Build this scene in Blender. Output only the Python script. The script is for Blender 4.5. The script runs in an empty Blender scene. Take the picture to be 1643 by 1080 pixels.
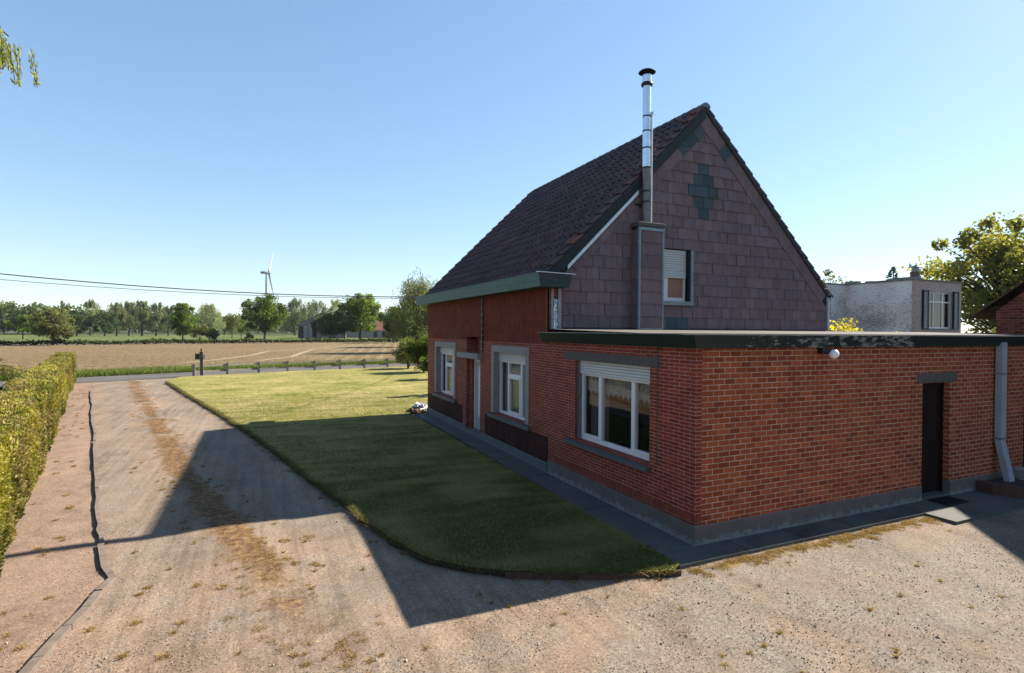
import bpy, math, random
import numpy as np
from mathutils import Vector, Matrix
rnd = random.Random(7)
RNG = np.random.default_rng(11)
scene = bpy.context.scene
col = scene.collection
rad = math.radians

# ---------------------------------------------------------------- camera
CAM = Vector((-5.3917, -5.8133, 2.9))
FWD = Vector((0.41372104, 0.91035309, -0.00959916))
RGT = Vector((0.91040098, -0.41367104, 0.00680642))
UPV = RGT.cross(FWD)
cd = bpy.data.cameras.new('camera')
cam = bpy.data.objects.new('camera', cd)
col.objects.link(cam)
cam.matrix_world = Matrix(((RGT.x, UPV.x, -FWD.x, CAM.x), (RGT.y, UPV.y, -FWD.y, CAM.y),
                           (RGT.z, UPV.z, -FWD.z, CAM.z), (0, 0, 0, 1)))
cd.sensor_width = 36
cd.lens = 890 / 1643 * 36
cd.clip_end = 6000
cd.clip_start = 0.1
scene.camera = cam
scene.render.resolution_x, scene.render.resolution_y = 1024, 673

# ---------------------------------------------------------------- light
SUNV = Vector((1.315, 0.093, 1.0)).normalized()
elev = math.asin(SUNV.z)
azim = math.atan2(SUNV.x, SUNV.y)          # clockwise from +Y
w = bpy.data.worlds.new('World')
scene.world = w
w.use_nodes = True
nt = w.node_tree
sky = nt.nodes.new('ShaderNodeTexSky')
sky.sky_type = 'NISHITA'
sky.sun_disc = False
sky.sun_elevation = elev
sky.sun_rotation = azim
sky.altitude = 0
sky.air_density = 1.0
sky.dust_density = 0.25
sky.ozone_density = 4.0
bg = nt.nodes['Background']
bg.inputs[1].default_value = 0.115
gm = nt.nodes.new('ShaderNodeGamma'); gm.inputs[1].default_value = 0.65
hs = nt.nodes.new('ShaderNodeHueSaturation'); hs.inputs['Saturation'].default_value = 1.2
nt.links.new(sky.outputs[0], gm.inputs[0]); nt.links.new(gm.outputs[0], hs.inputs['Color']); tn = nt.nodes.new('ShaderNodeMix'); tn.data_type = 'RGBA'; tn.blend_type = 'MULTIPLY'; tn.inputs[0].default_value = 1
tn.inputs[7].default_value = (0.97, 1.0, 1.01, 1)
nt.links.new(hs.outputs[0], tn.inputs[6]); nt.links.new(tn.outputs[2], bg.inputs[0])
sl = bpy.data.lights.new('sun', 'SUN')
sl.energy = 5.0
sl.angle = rad(0.53)
sl.color = (1.0, 0.90, 0.76)
so = bpy.data.objects.new('sun', sl)
col.objects.link(so)
so.rotation_euler = SUNV.to_track_quat('Z', 'Y').to_euler()
so.location = (30, 0, 30)
scene.view_settings.view_transform = 'Standard'
scene.view_settings.look = 'None'
scene.view_settings.exposure = 1.6
scene.view_settings.gamma = 1
scene.cycles.max_bounces = 6
scene.cycles.transparent_max_bounces = 8

# ---------------------------------------------------------------- object helpers
def tag(o, label=None, cat=None, group=None, kind=None):
    if label: o['label'] = label
    if cat: o['category'] = cat
    if group: o['group'] = group
    if kind: o['kind'] = kind
    return o

ORG = {}
def thing(name, loc, label, cat, group=None):
    o = bpy.data.objects.new(name, None)
    o.empty_display_size = 0.2
    col.objects.link(o)
    o.location = loc
    ORG[o.name] = Vector(loc)
    return tag(o, label, cat, group)

def origin_of(parent):
    while parent.parent: parent = parent.parent
    return ORG.get(parent.name, Vector(parent.location))

def link_mesh(name, me, parent=None, label=None):
    o = bpy.data.objects.new(name, me)
    col.objects.link(o)
    if parent is not None:
        o.parent = parent
        org = origin_of(parent)
        n = len(me.vertices)
        co = np.empty(n * 3, np.float32); me.vertices.foreach_get('co', co)
        co = co.reshape(-1, 3) - np.array(org, np.float32)
        me.vertices.foreach_set('co', co.ravel())
    if label: o['label'] = label
    return o

class MB:
    """collects polygons in world metres, builds ONE mesh with metric box-projected UVs"""
    def __init__(s):
        s.v = []; s.f = []; s.m = []; s.c = []; s.mi = 0; s.col = (1, 1, 1)
    def poly(s, pts):
        b = len(s.v); s.v.extend([tuple(p) for p in pts])
        s.f.append(tuple(range(b, b + len(pts)))); s.m.append(s.mi); s.c.append(s.col)
    def box(s, x0, x1, y0, y1, z0, z1):
        if x1 < x0: x0, x1 = x1, x0
        if y1 < y0: y0, y1 = y1, y0
        if z1 < z0: z0, z1 = z1, z0
        b = len(s.v)
        s.v += [(x0,y0,z0),(x1,y0,z0),(x1,y1,z0),(x0,y1,z0),(x0,y0,z1),(x1,y0,z1),(x1,y1,z1),(x0,y1,z1)]
        for q in ((0,3,2,1),(4,5,6,7),(0,1,5,4),(1,2,6,5),(2,3,7,6),(3,0,4,7)):
            s.f.append(tuple(b + i for i in q)); s.m.append(s.mi); s.c.append(s.col)
        return s
    def obox(s, c, ax, ay, az, hx, hy, hz):
        c = Vector(c); ax, ay, az = Vector(ax).normalized(), Vector(ay).normalized(), Vector(az).normalized()
        b = len(s.v)
        for sz in (-1, 1):
            for sx, sy in ((-1,-1),(1,-1),(1,1),(-1,1)):
                s.v.append(tuple(c + ax*hx*sx + ay*hy*sy + az*hz*sz))
        for q in ((0,3,2,1),(4,5,6,7),(0,1,5,4),(1,2,6,5),(2,3,7,6),(3,0,4,7)):
            s.f.append(tuple(b + i for i in q)); s.m.append(s.mi); s.c.append(s.col)
        return s
    def beam(s, p0, p1, w_, h_):
        p0, p1 = Vector(p0), Vector(p1); d = (p1 - p0); L = d.length; d.normalize()
        side = d.cross(Vector((0,0,1)))
        if side.length < 1e-3: side = Vector((1,0,0))
        side.normalize(); up = side.cross(d)
        return s.obox((p0+p1)/2, d, side, up, L/2, w_/2, h_/2)
    def tube(s, p0, p1, r0, r1=None, n=12, caps=True):
        if r1 is None: r1 = r0
        p0, p1 = Vector(p0), Vector(p1); d = (p1-p0).normalized()
        a = d.orthogonal().normalized(); bb = d.cross(a)
        base = len(s.v)
        for p, r in ((p0, r0), (p1, r1)):
            for i in range(n):
                t = 2*math.pi*i/n
                s.v.append(tuple(p + a*math.cos(t)*r + bb*math.sin(t)*r))
        for i in range(n):
            j = (i+1) % n
            s.f.append((base+i, base+j, base+n+j, base+n+i)); s.m.append(s.mi); s.c.append(s.col)
        if caps:
            s.f.append(tuple(base+n-1-i for i in range(n))); s.m.append(s.mi); s.c.append(s.col)
            s.f.append(tuple(base+n+i for i in range(n))); s.m.append(s.mi); s.c.append(s.col)
        return s
    def path(s, pts, radii, n=8):
        for i in range(len(pts)-1):
            s.tube(pts[i], pts[i+1], radii[i], radii[i+1], n)
        return s
    def prism(s, pts, off):
        """closed polygon extruded by vector off"""
        off = Vector(off); A = [Vector(p) for p in pts]; B = [p + off for p in A]
        s.poly(A[::-1]); s.poly(B)
        for i in range(len(A)):
            j = (i+1) % len(A); s.poly([A[i], A[j], B[j], B[i]])
        return s
    def sphere(s, c, r, n=16, m=10, sx=1, sy=1, sz=1):
        b = len(s.v); c = Vector(c)
        for i in range(m+1):
            ph = math.pi*i/m
            for j in range(n):
                t = 2*math.pi*j/n
                s.v.append((c.x+r*sx*math.sin(ph)*math.cos(t), c.y+r*sy*math.sin(ph)*math.sin(t), c.z+r*sz*math.cos(ph)))
        for i in range(m):
            for j in range(n):
                k = (j+1) % n
                s.f.append((b+i*n+j, b+(i+1)*n+j, b+(i+1)*n+k, b+i*n+k)); s.m.append(s.mi); s.c.append(s.col)
        return s
    def build(s, name, mats, parent=None, label=None, smooth=False, bevel=0, colors=False, fix=True):
        me = bpy.data.meshes.new(name)
        me.from_pydata(s.v, [], s.f)
        if not isinstance(mats, (list, tuple)): mats = [mats]
        for m_ in mats: me.materials.append(m_)
        if len(mats) > 1: me.polygons.foreach_set('material_index', s.m)
        uv = me.uv_layers.new(name='UVMap')
        V = np.array(s.v, np.float32)
        nrm = np.empty(len(me.polygons)*3, np.float32); me.polygons.foreach_get('normal', nrm)
        nrm = np.abs(nrm.reshape(-1, 3))
        lt = np.empty(len(me.polygons), np.int32); me.polygons.foreach_get('loop_total', lt)
        pid = np.repeat(np.arange(len(lt)), lt)
        vi = np.empty(len(me.loops), np.int32); me.loops.foreach_get('vertex_index', vi)
        ax = np.argmax(nrm * np.array([1, 1, 1.0]), axis=1)[pid]
        P = V[vi]
        U = np.where(ax == 0, P[:, 1], P[:, 0]); W = np.where(ax == 2, P[:, 1], P[:, 2])
        uv.data.foreach_set('uv', np.stack([U, W], 1).astype(np.float32).ravel())
        if colors:
            ca = me.color_attributes.new('col', 'FLOAT_COLOR', 'CORNER')
            C = np.array([tuple(c)+(1,) for c in s.c], np.float32)[pid]
            ca.data.foreach_set('color', C.ravel())
        if smooth:
            me.polygons.foreach_set('use_smooth', [True]*len(me.polygons))
        me.update()
        o = link_mesh(name, me, parent, label)
        if bevel:
            b = o.modifiers.new('bevel', 'BEVEL'); b.width = bevel; b.segments = 2; b.limit_method = 'ANGLE'; b.angle_limit = rad(40)
        return o

def quads_mesh(name, V, colors, m_, parent=None, nv=4, label=None):
    """V: (n, nv, 3) array of separate polygons; colors (n,3)"""
    n = V.shape[0]
    me = bpy.data.meshes.new(name)
    me.vertices.add(n*nv); me.loops.add(n*nv); me.polygons.add(n)
    me.vertices.foreach_set('co', V.astype(np.float32).ravel())
    me.loops.foreach_set('vertex_index', np.arange(n*nv, dtype=np.int32))
    me.polygons.foreach_set('loop_start', np.arange(0, n*nv, nv, dtype=np.int32))
    me.update(calc_edges=True)
    me.materials.append(m_)
    if colors is not None:
        ca = me.color_attributes.new('col', 'FLOAT_COLOR', 'POINT')
        C = np.repeat(np.concatenate([colors, np.ones((n, 1))], 1), nv, axis=0)
        ca.data.foreach_set('color', C.astype(np.float32).ravel())
    return link_mesh(name, me, parent, label)

# ---------------------------------------------------------------- material helpers
KALB = 0.33
class NT:
    def __init__(s, name):
        s.m = bpy.data.materials.new(name); s.m.use_nodes = True
        s.t = s.m.node_tree; s.b = s.t.nodes['Principled BSDF']
    def n(s, typ, ins=None, **pr):
        nd = s.t.nodes.new('ShaderNode' + typ)
        for k, v in pr.items(): setattr(nd, k, v)
        for k, v in (ins or {}).items():
            sock = nd.inputs[k]
            if hasattr(v, 'is_output') or isinstance(v, bpy.types.NodeSocket): s.t.links.new(v, sock)
            else: sock.default_value = v
        return nd
    def link(s, a, b): s.t.links.new(a, b)
    def uv(s): return s.n('UVMap').outputs[0]
    def obj(s): return s.n('NewGeometry').outputs['Position']
    def noise(s, vec, scale, detail=4, rough=0.55, dist=0):
        return s.n('TexNoise', {'Vector': vec, 'Scale': scale, 'Detail': detail, 'Roughness': rough, 'Distortion': dist}).outputs['Fac']
    def ramp(s, fac, stops, interp='LINEAR'):
        r = s.n('ValToRGB', {'Fac': fac}); cr = r.color_ramp; cr.interpolation = interp
        while len(cr.elements) > 1: cr.elements.remove(cr.elements[-1])
        for i, (p, c) in enumerate(stops):
            e = cr.elements[0] if i == 0 else cr.elements.new(p)
            e.position = p
            c = (c, c, c) if isinstance(c, (int, float)) else c
            e.color = tuple(c) + (1,)
        return r.outputs[0]
    def mix(s, fac, a, b, mode='MIX'):
        nd = s.n('Mix', data_type='RGBA', blend_type=mode)
        for sock, v in ((nd.inputs[0], fac), (nd.inputs[6], a), (nd.inputs[7], b)):
            if isinstance(v, bpy.types.NodeSocket): s.link(v, sock)
            elif isinstance(v, (int, float)) : sock.default_value = v if sock == nd.inputs[0] else (v, v, v, 1)
            else: sock.default_value = tuple(v) + (1,) if len(v) == 3 else v
        return nd.outputs[2]
    def math(s, op, a, b=0.0, c=None):
        nd = s.n('Math', operation=op)
        for i, v in enumerate((a, b) + ((c,) if c is not None else ())):
            if isinstance(v, bpy.types.NodeSocket): s.link(v, nd.inputs[i])
            else: nd.inputs[i].default_value = v
        return nd.outputs[0]
    def scalev(s, vec, sc):
        return s.n('Mapping', {'Vector': vec, 'Scale': sc}).outputs[0]
    def bump(s, h, strength=0.3, dist=0.01, normal=None):
        nd = s.n('Bump', {'Height': h, 'Strength': strength, 'Distance': dist})
        if normal is not None: s.link(normal, nd.inputs['Normal'])
        return nd.outputs[0]
    def out(s, color=None, rough=None, normal=None, metal=None, spec=None, K=None):
        # one albedo scale for the whole place, set together with the exposure
        K = KALB if K is None else K
        if isinstance(color, bpy.types.NodeSocket):
            color = s.mix(1.0, color, (K, K, K), 'MULTIPLY')
        elif color is not None: color = tuple(c*K for c in color)
        for k, v in (('Base Color', color), ('Roughness', rough), ('Normal', normal), ('Metallic', metal), ('Specular IOR Level', spec)):
            if v is None: continue
            if isinstance(v, bpy.types.NodeSocket): s.link(v, s.b.inputs[k])
            elif isinstance(v, (tuple, list)): s.b.inputs[k].default_value = tuple(v) + (1,)
            else: s.b.inputs[k].default_value = v
        return s.m

def brick_mat(name, c1, c2, mortar, bw, rh, ms, rough=0.75, spec=0.15, K=0.70, offset=0.5, bumpd=0.006, dark=(0.03,0.015,0.012), swap=False, darkamt=0.35, shift=(0,0)):
    s = NT(name); uv = s.uv()
    if swap:
        sep = s.n('SeparateXYZ', {0: uv}); uv = s.n('CombineXYZ', {0: sep.outputs[1], 1: sep.outputs[0]}).outputs[0]
    uv = s.n('Mapping', {'Vector': uv, 'Location': (shift[0], shift[1], 0)}).outputs[0]
    br = s.n('TexBrick', {'Vector': uv, 'Color1': (0,0,0,1), 'Color2': (1,1,1,1), 'Mortar': (0.5,0.5,0.5,1), 'Scale': 1.0, 'Mortar Size': ms,
                          'Mortar Smooth': 0.15, 'Bias': 0.0, 'Brick Width': bw, 'Row Height': rh}, offset=offset)
    val = br.outputs['Color']; fac = br.outputs['Fac']
    big = s.noise(uv, 0.9, 5, 0.6)
    mid = s.noise(uv, 9.0, 5, 0.65)
    fine = s.noise(uv, 70.0, 3, 0.6)
    base = s.ramp(val, [(0.0, [a*0.80 for a in c1]), (0.25, c1), (0.7, c2), (1.0, [min(1, a*1.22) for a in c2])])
    base = s.mix(s.math('MULTIPLY', s.ramp(mid, [(0.45, 0), (0.75, 1)]), darkamt), base, dark)
    base = s.mix(s.math('MULTIPLY', s.ramp(big, [(0.42, 0), (0.7, 1)]), 0.15), base, dark)
    base = s.mix(0.35, base, s.mix(1.0, base, s.ramp(fine, [(0.2, 0.6), (0.8, 1.4)]), 'MULTIPLY'))
    mort = s.mix(s.ramp(s.noise(uv, 3.0, 5, 0.7), [(0.35, 0), (0.7, 1)]), mortar, [a*0.45 for a in mortar])
    c = s.mix(fac, base, mort)
    h = s.math('SUBTRACT', s.math('MULTIPLY', fine, 0.15), fac)
    hb = s.math('ADD', h, s.math('MULTIPLY', val, 0.25))
    rg = s.math('ADD', s.math('MULTIPLY', fac, 0.9-rough), rough)
    return s.out(c, rg, s.bump(hb, 0.8, bumpd), spec=spec, K=K)

def noisy(name, c1, c2, scale=4, rough=0.8, bumpd=0.004, bscale=60, metal=0, c3=None, stretch=(1,1,1), spec=0.5, K=None):
    s = NT(name); p = s.scalev(s.obj(), stretch)
    a = s.noise(p, scale, 6, 0.62)
    c = s.ramp(a, [(0.3, c1), (0.7, c2)])
    if c3: c = s.mix(s.ramp(s.noise(p, scale*0.37, 6, 0.7), [(0.52, 0), (0.68, 1)]), c, c3)
    b = s.noise(s.obj(), bscale, 4, 0.7)
    c = s.mix(0.4, c, s.mix(1.0, c, s.ramp(b, [(0.25, 0.65), (0.75, 1.35)]), 'MULTIPLY'))
    return s.out(c, rough, s.bump(b, 0.5, bumpd), metal, spec, K)

def leaf_mat(name, trans=0.45, rough=0.55, gain=1.0):
    s = NT(name)
    c = s.n('VertexColor', layer_name='col').outputs[0]
    g_ = 0.5*gain
    tr = s.n('BsdfTranslucent', {'Color': s.mix(1.0, c, (1.25*g_*1.3, 1.3*g_*1.3, 0.55*g_*1.3), 'MULTIPLY')}).outputs[0]
    s.out(c, rough, spec=0.25, K=g_)
    mx = s.n('MixShader', {0: trans, 1: s.b.outputs[0], 2: tr}).outputs[0]
    s.link(mx, s.t.nodes['Material Output'].inputs[0])
    return s.m

M = {}
M['brick'] = brick_mat('red_brick', (0.36,0.068,0.028), (0.43,0.092,0.036), (0.74,0.47,0.32), 0.205, 0.0777, 0.0068, 0.85, darkamt=0.18)
M['facing'] = brick_mat('glazed_facing_brick', (0.28,0.042,0.022), (0.33,0.052,0.027), (0.66,0.46,0.38), 0.22, 0.0535, 0.0040, 0.65, spec=0.1, bumpd=0.003, darkamt=0.15)
M['facing_vertical'] = brick_mat('glazed_vertical_brick', (0.205,0.046,0.027), (0.24,0.052,0.030), (0.13,0.032,0.02), 0.22, 0.056, 0.0022, 0.75, spec=0.06, bumpd=0.003, swap=True, darkamt=0.12, offset=0.0)
M['soldier'] = brick_mat('soldier_brick', (0.24,0.038,0.022), (0.31,0.052,0.030), (0.35,0.25,0.2), 0.15, 0.0535, 0.0035, 0.5, bumpd=0.003, swap=True, darkamt=0.15, offset=0.0, shift=(0.0,0))
M['dark_brick'] = brick_mat('dark_base_brick', (0.050,0.018,0.016), (0.080,0.026,0.022), (0.02,0.010,0.010), 0.23, 0.06, 0.004, 0.7, spec=0.08, bumpd=0.003, swap=True, darkamt=0.2, offset=0.0)
M['shed_brick'] = brick_mat('old_brick', (0.20,0.045,0.026), (0.32,0.08,0.045), (0.36,0.27,0.22), 0.2, 0.075, 0.006, 0.85, darkamt=0.5)

def whitewash():
    s = NT('flaking_whitewash_brick'); uv = s.uv()
    br = s.n('TexBrick', {'Vector': uv, 'Color1': (0.22,0.07,0.05,1), 'Color2': (0.32,0.12,0.08,1), 'Mortar': (0.4,0.35,0.32,1), 'Scale': 1.0,
             'Mortar Size': 0.008, 'Brick Width': 0.21, 'Row Height': 0.07})
    wh = s.ramp(s.noise(uv, 0.7, 5, 0.6), [(0.3, (0.52,0.49,0.48)), (0.7, (0.70,0.67,0.64))])
    fl = s.math('MULTIPLY', s.noise(s.scalev(uv, (1, 2.2, 1)), 5.5, 8, 0.78), 1.0)
    reg = s.noise(s.scalev(uv, (1, 1.6, 1)), 0.55, 3, 0.6)
    sz_ = s.n('SeparateXYZ', {0: uv}).outputs[1]
    k = s.math('ADD', s.math('ADD', fl, s.math('MULTIPLY', reg, 0.40)), s.math('MULTIPLY', s.math('SUBTRACT', 4.6, sz_), 0.03))
    gm = s.ramp(k, [(0.69, 0), (0.79, 1)])
    grime = s.ramp(s.noise(uv, 3.3, 6, 0.75), [(0.3, (0.15,0.13,0.13)), (0.7, (0.24,0.15,0.13))])
    c = s.mix(s.math('MULTIPLY', gm, 0.75), wh, grime)
    c = s.mix(s.math('MULTIPLY', br.outputs['Fac'], 0.25), c, (0.3,0.28,0.28))
    return s.out(c, 0.9, K=1.15, normal=s.bump(s.math('SUBTRACT', s.math('MULTIPLY', fl, 0.4), br.outputs['Fac']), 0.5, 0.01))
M['whitewash'] = whitewash()
def pinkwash():
    s = NT('worn_pink_brick'); uv = s.uv()
    br = s.n('TexBrick', {'Vector': uv, 'Color1': (0.22,0.075,0.055,1), 'Color2': (0.42,0.22,0.18,1), 'Mortar': (0.5,0.42,0.40,1), 'Scale': 1.0,
             'Mortar Size': 0.009, 'Brick Width': 0.21, 'Row Height': 0.07})
    k = s.ramp(s.noise(s.scalev(uv, (1, 2, 1)), 9, 7, 0.8), [(0.42, 0), (0.56, 1)])
    c = s.mix(s.math('MULTIPLY', k, 0.5), br.outputs['Color'], (0.5,0.42,0.42))
    return s.out(c, 0.9, s.bump(br.outputs['Fac'], -0.5, 0.01), K=1.0)
M['pinkwash'] = pinkwash()

M['stone'] = noisy('grey_stone_surround', (0.36,0.31,0.28), (0.48,0.42,0.38), 6, 0.8, 0.002, K=0.56)
M['sill'] = noisy('bluestone_sill', (0.17,0.165,0.165), (0.24,0.235,0.235), 5, 0.6, 0.002)
M['lintel'] = noisy('concrete_lintel', (0.19,0.155,0.14), (0.27,0.225,0.20), 7, 0.85, 0.003)
def plinth_mat():
    s = NT('painted_plinth'); uv = s.uv(); sep = s.n('SeparateXYZ', {0: uv})
    a = s.noise(uv, 3, 6, 0.65)
    c = s.ramp(a, [(0.3, (0.17,0.128,0.112)), (0.7, (0.25,0.192,0.168))])
    st = s.noise(s.scalev(uv, (1, 1.4, 1)), 7, 8, 0.75)
    k = s.math('SUBTRACT', s.math('ADD', st, 0.20), s.math('MULTIPLY', sep.outputs[1], 1.6))
    c = s.mix(s.ramp(k, [(0.56, 0), (0.66, 1)]), c, (0.36,0.34,0.34))
    k2 = s.ramp(s.noise(s.scalev(uv, (1, 1, 1)), 2.3, 6, 0.7), [(0.58, 0), (0.64, 1)])
    c = s.mix(s.math('MULTIPLY', k2, 0.5), c, (0.07,0.06,0.055))
    return s.out(c, 0.85, s.bump(st, 0.4, 0.006), K=0.5)
M['plinth'] = plinth_mat()
M['plinth_light'] = noisy('light_stone_plinth', (0.22,0.23,0.23), (0.32,0.33,0.33), 5, 0.8, 0.003)
M['white_pvc'] = noisy('white_frame', (0.78,0.70,0.70), (0.86,0.78,0.78), 2, 0.35, 0.0005, K=0.78)
M['shutter'] = noisy('white_shutter', (0.70,0.68,0.66), (0.80,0.78,0.75), 2, 0.4, 0.0005, K=0.62)
M['zinc'] = noisy('zinc_sheet', (0.30,0.34,0.38), (0.46,0.51,0.56), 5, 0.45, 0.002, 30, 0.6, K=0.48)
M['zinc_bright'] = noisy('bright_zinc', (0.58,0.60,0.62), (0.75,0.77,0.78), 6, 0.4, 0.004, 20, 0.35, K=0.8)
M['foil'] = noisy('crumpled_foil', (0.35,0.36,0.37), (0.85,0.86,0.88), 18, 0.28, 0.02, 25, 0.9, K=1)
M['steel'] = noisy('stainless_flue', (0.60,0.62,0.64), (0.72,0.74,0.76), 1.2, 0.24, 0.0004, 10, 0.95, K=1)
M['flue_dirty'] = noisy('weathered_flue', (0.30,0.26,0.23), (0.50,0.44,0.39), 9, 0.6, 0.002, 40, 0.5, K=0.5)
M['black_metal'] = noisy('black_metal', (0.018,0.018,0.02), (0.035,0.034,0.034), 9, 0.5, 0.001)
M['bitumen'] = noisy('bitumen_edge', (0.018,0.024,0.028), (0.035,0.045,0.05), 9, 0.75, 0.01)
M['black'] = noisy('dark_interior', (0.012,0.011,0.010), (0.02,0.018,0.016), 3, 0.9, 0.0)
M['door'] = noisy('dark_stained_boards', (0.020,0.008,0.006), (0.045,0.018,0.014), 6, 0.6, 0.002, 30, 0, None, (6,6,1), spec=0.15)
M['door_white'] = noisy('white_door', (0.5,0.54,0.54), (0.6,0.63,0.62), 3, 0.4, 0.0005, K=0.55)
M['brown_board'] = noisy('brown_board', (0.36,0.17,0.10), (0.48,0.25,0.16), 4, 0.6, 0.001, 20, 0, None, (8,8,0.6), K=0.6)
M['slab'] = noisy('concrete_path', (0.155,0.165,0.15), (0.24,0.25,0.225), 2.2, 0.85, 0.004, 90, 0, (0.10,0.105,0.10))
M['edging_wood'] = noisy('pale_weathered_edging', (0.30,0.235,0.19), (0.48,0.38,0.31), 6, 0.9, 0.006, 40, 0, (0.20,0.155,0.13))
M['timber_old'] = noisy('weathered_timber', (0.19,0.15,0.125), (0.34,0.275,0.23), 6, 0.9, 0.008, 40, 0, (0.10,0.085,0.08))
M['fence_wood'] = noisy('grey_fence_wood', (0.30,0.26,0.23), (0.62,0.55,0.48), 8, 0.85, 0.004, 40, K=0.45)
M['rubber'] = noisy('rubber_mat', (0.012,0.012,0.012), (0.03,0.03,0.03), 8, 0.6, 0.001)
M['bag'] = noisy('plastic_sheet', (0.62,0.64,0.68), (0.85,0.86,0.9), 8, 0.35, 0.004, 25, K=0.6)
M['debris'] = noisy('debris_brown', (0.25,0.13,0.08), (0.42,0.27,0.20), 20, 0.8, 0.01)
M['old_tile'] = noisy('old_red_tile', (0.16,0.055,0.035), (0.30,0.11,0.06), 9, 0.8, 0.006, 30, 0, (0.07,0.05,0.045))
M['bark'] = noisy('bark', (0.07,0.055,0.045), (0.15,0.12,0.10), 12, 0.95, 0.02, 25)
M['bark_pale'] = noisy('pale_bark', (0.14,0.12,0.10), (0.26,0.22,0.18), 12, 0.95, 0.02, 25)
M['turbine'] = noisy('turbine_grey', (0.30,0.34,0.40), (0.38,0.42,0.48), 0.05, 0.5, 0.0)
M['dark_paint'] = noisy('black_green_paint', (0.012,0.022,0.022), (0.02,0.034,0.034), 5, 0.5, 0.001)
M['green_lid'] = noisy('dark_green_metal', (0.012,0.03,0.022), (0.02,0.045,0.032), 5, 0.5, 0.001)
M['rust_sheet'] = noisy('corrugated_barn_sheet', (0.30,0.30,0.32), (0.46,0.46,0.47), 0.4, 0.7, 0.01, 3, 0, (0.26,0.13,0.09))
M['barn_red'] = noisy('barn_dark_red', (0.14,0.06,0.05), (0.20,0.09,0.07), 0.6, 0.8, 0.0)
M['farm_white'] = noisy('whitewashed_farm', (0.55,0.56,0.58), (0.68,0.68,0.68), 0.6, 0.8, 0.0)
M['rooftile_far'] = noisy('orange_clay_tile', (0.36,0.13,0.07), (0.5,0.2,0.11), 0.8, 0.8, 0.01, 4)
M['wire'] = noisy('cable', (0.02,0.02,0.022), (0.03,0.03,0.032), 2, 0.6, 0.0)

def green_paint(name, base, dark, flake, amt, stretch=(3, 3, 7), zone=False):
    s = NT(name); p = s.obj()
    a = s.noise(s.scalev(p, (1,1,3)), 2.5, 6, 0.7)
    c = s.ramp(a, [(0.3, dark), (0.7, base)])
    if amt:
        f = s.noise(s.scalev(p, stretch), 1.6, 7, 0.72)
        reg = s.noise(s.scalev(p, (1, 1, 0.2)), 0.35, 2, 0.5)
        k = s.math('ADD', f, s.math('MULTIPLY', reg, 0.3))
        if zone:
            sx_ = s.n('SeparateXYZ', {0: p}).outputs[0]
            k = s.math('SUBTRACT', k, s.math('MULTIPLY', s.ramp(s.math('MULTIPLY', s.math('ABSOLUTE', s.math('SUBTRACT', sx_, 2.6)), 0.2), [(0.36, 0), (0.6, 1)]), 0.35))
        c = s.mix(s.ramp(k, [(amt, 0), (amt+0.015, 1)]), c, flake)
    return s.out(c, 0.5, s.bump(a, 0.25, 0.003))
M['green'] = green_paint('green_fascia_paint', (0.010,0.050,0.044), (0.007,0.033,0.028), (0.62,0.58,0.56), 0.705, (3.5, 3.5, 11), True)
M['green_plain'] = green_paint('green_gutter_paint', (0.010,0.042,0.034), (0.006,0.028,0.022), (0,0,0), 0)
M['green_copper'] = green_paint('faded_green_gutter', (0.09,0.36,0.32), (0.05,0.20,0.18), (0.30,0.46,0.42), 0.80)

def shingle_mat():
    s = NT('fibre_cement_shingle')
    c0 = s.n('VertexColor', layer_name='col').outputs[0]; p = s.obj()
    a = s.noise(s.scalev(p, (3, 3, 0.8)), 3, 6, 0.7)
    c = s.mix(s.ramp(a, [(0.42, 0), (0.75, 0.75)]), c0, s.mix(1.0, c0, (0.50, 0.56, 0.62), 'MULTIPLY'))
    f = s.noise(p, 55, 4, 0.7)
    c = s.mix(0.4, c, s.mix(1.0, c, s.ramp(f, [(0.3, 0.7), (0.7, 1.3)]), 'MULTIPLY'))
    return s.out(c, 0.85, s.bump(f, 0.25, 0.003), K=1.08, spec=0.15)
M['shingle'] = shingle_mat()
def rooftile_mat():
    s = NT('dark_roof_tile')
    c0 = s.n('VertexColor', layer_name='col').outputs[0]; p = s.obj()
    a = s.noise(p, 6, 6, 0.7)
    c = s.mix(s.ramp(a, [(0.5, 0), (0.8, 0.6)]), c0, (0.045, 0.04, 0.04))
    f = s.noise(p, 60, 4, 0.7)
    return s.out(c, s.ramp(a, [(0.3, 0.36), (0.7, 0.6)]), s.bump(f, 0.3, 0.003), K=0.66, spec=0.25)
M['rooftile'] = rooftile_mat()

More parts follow.
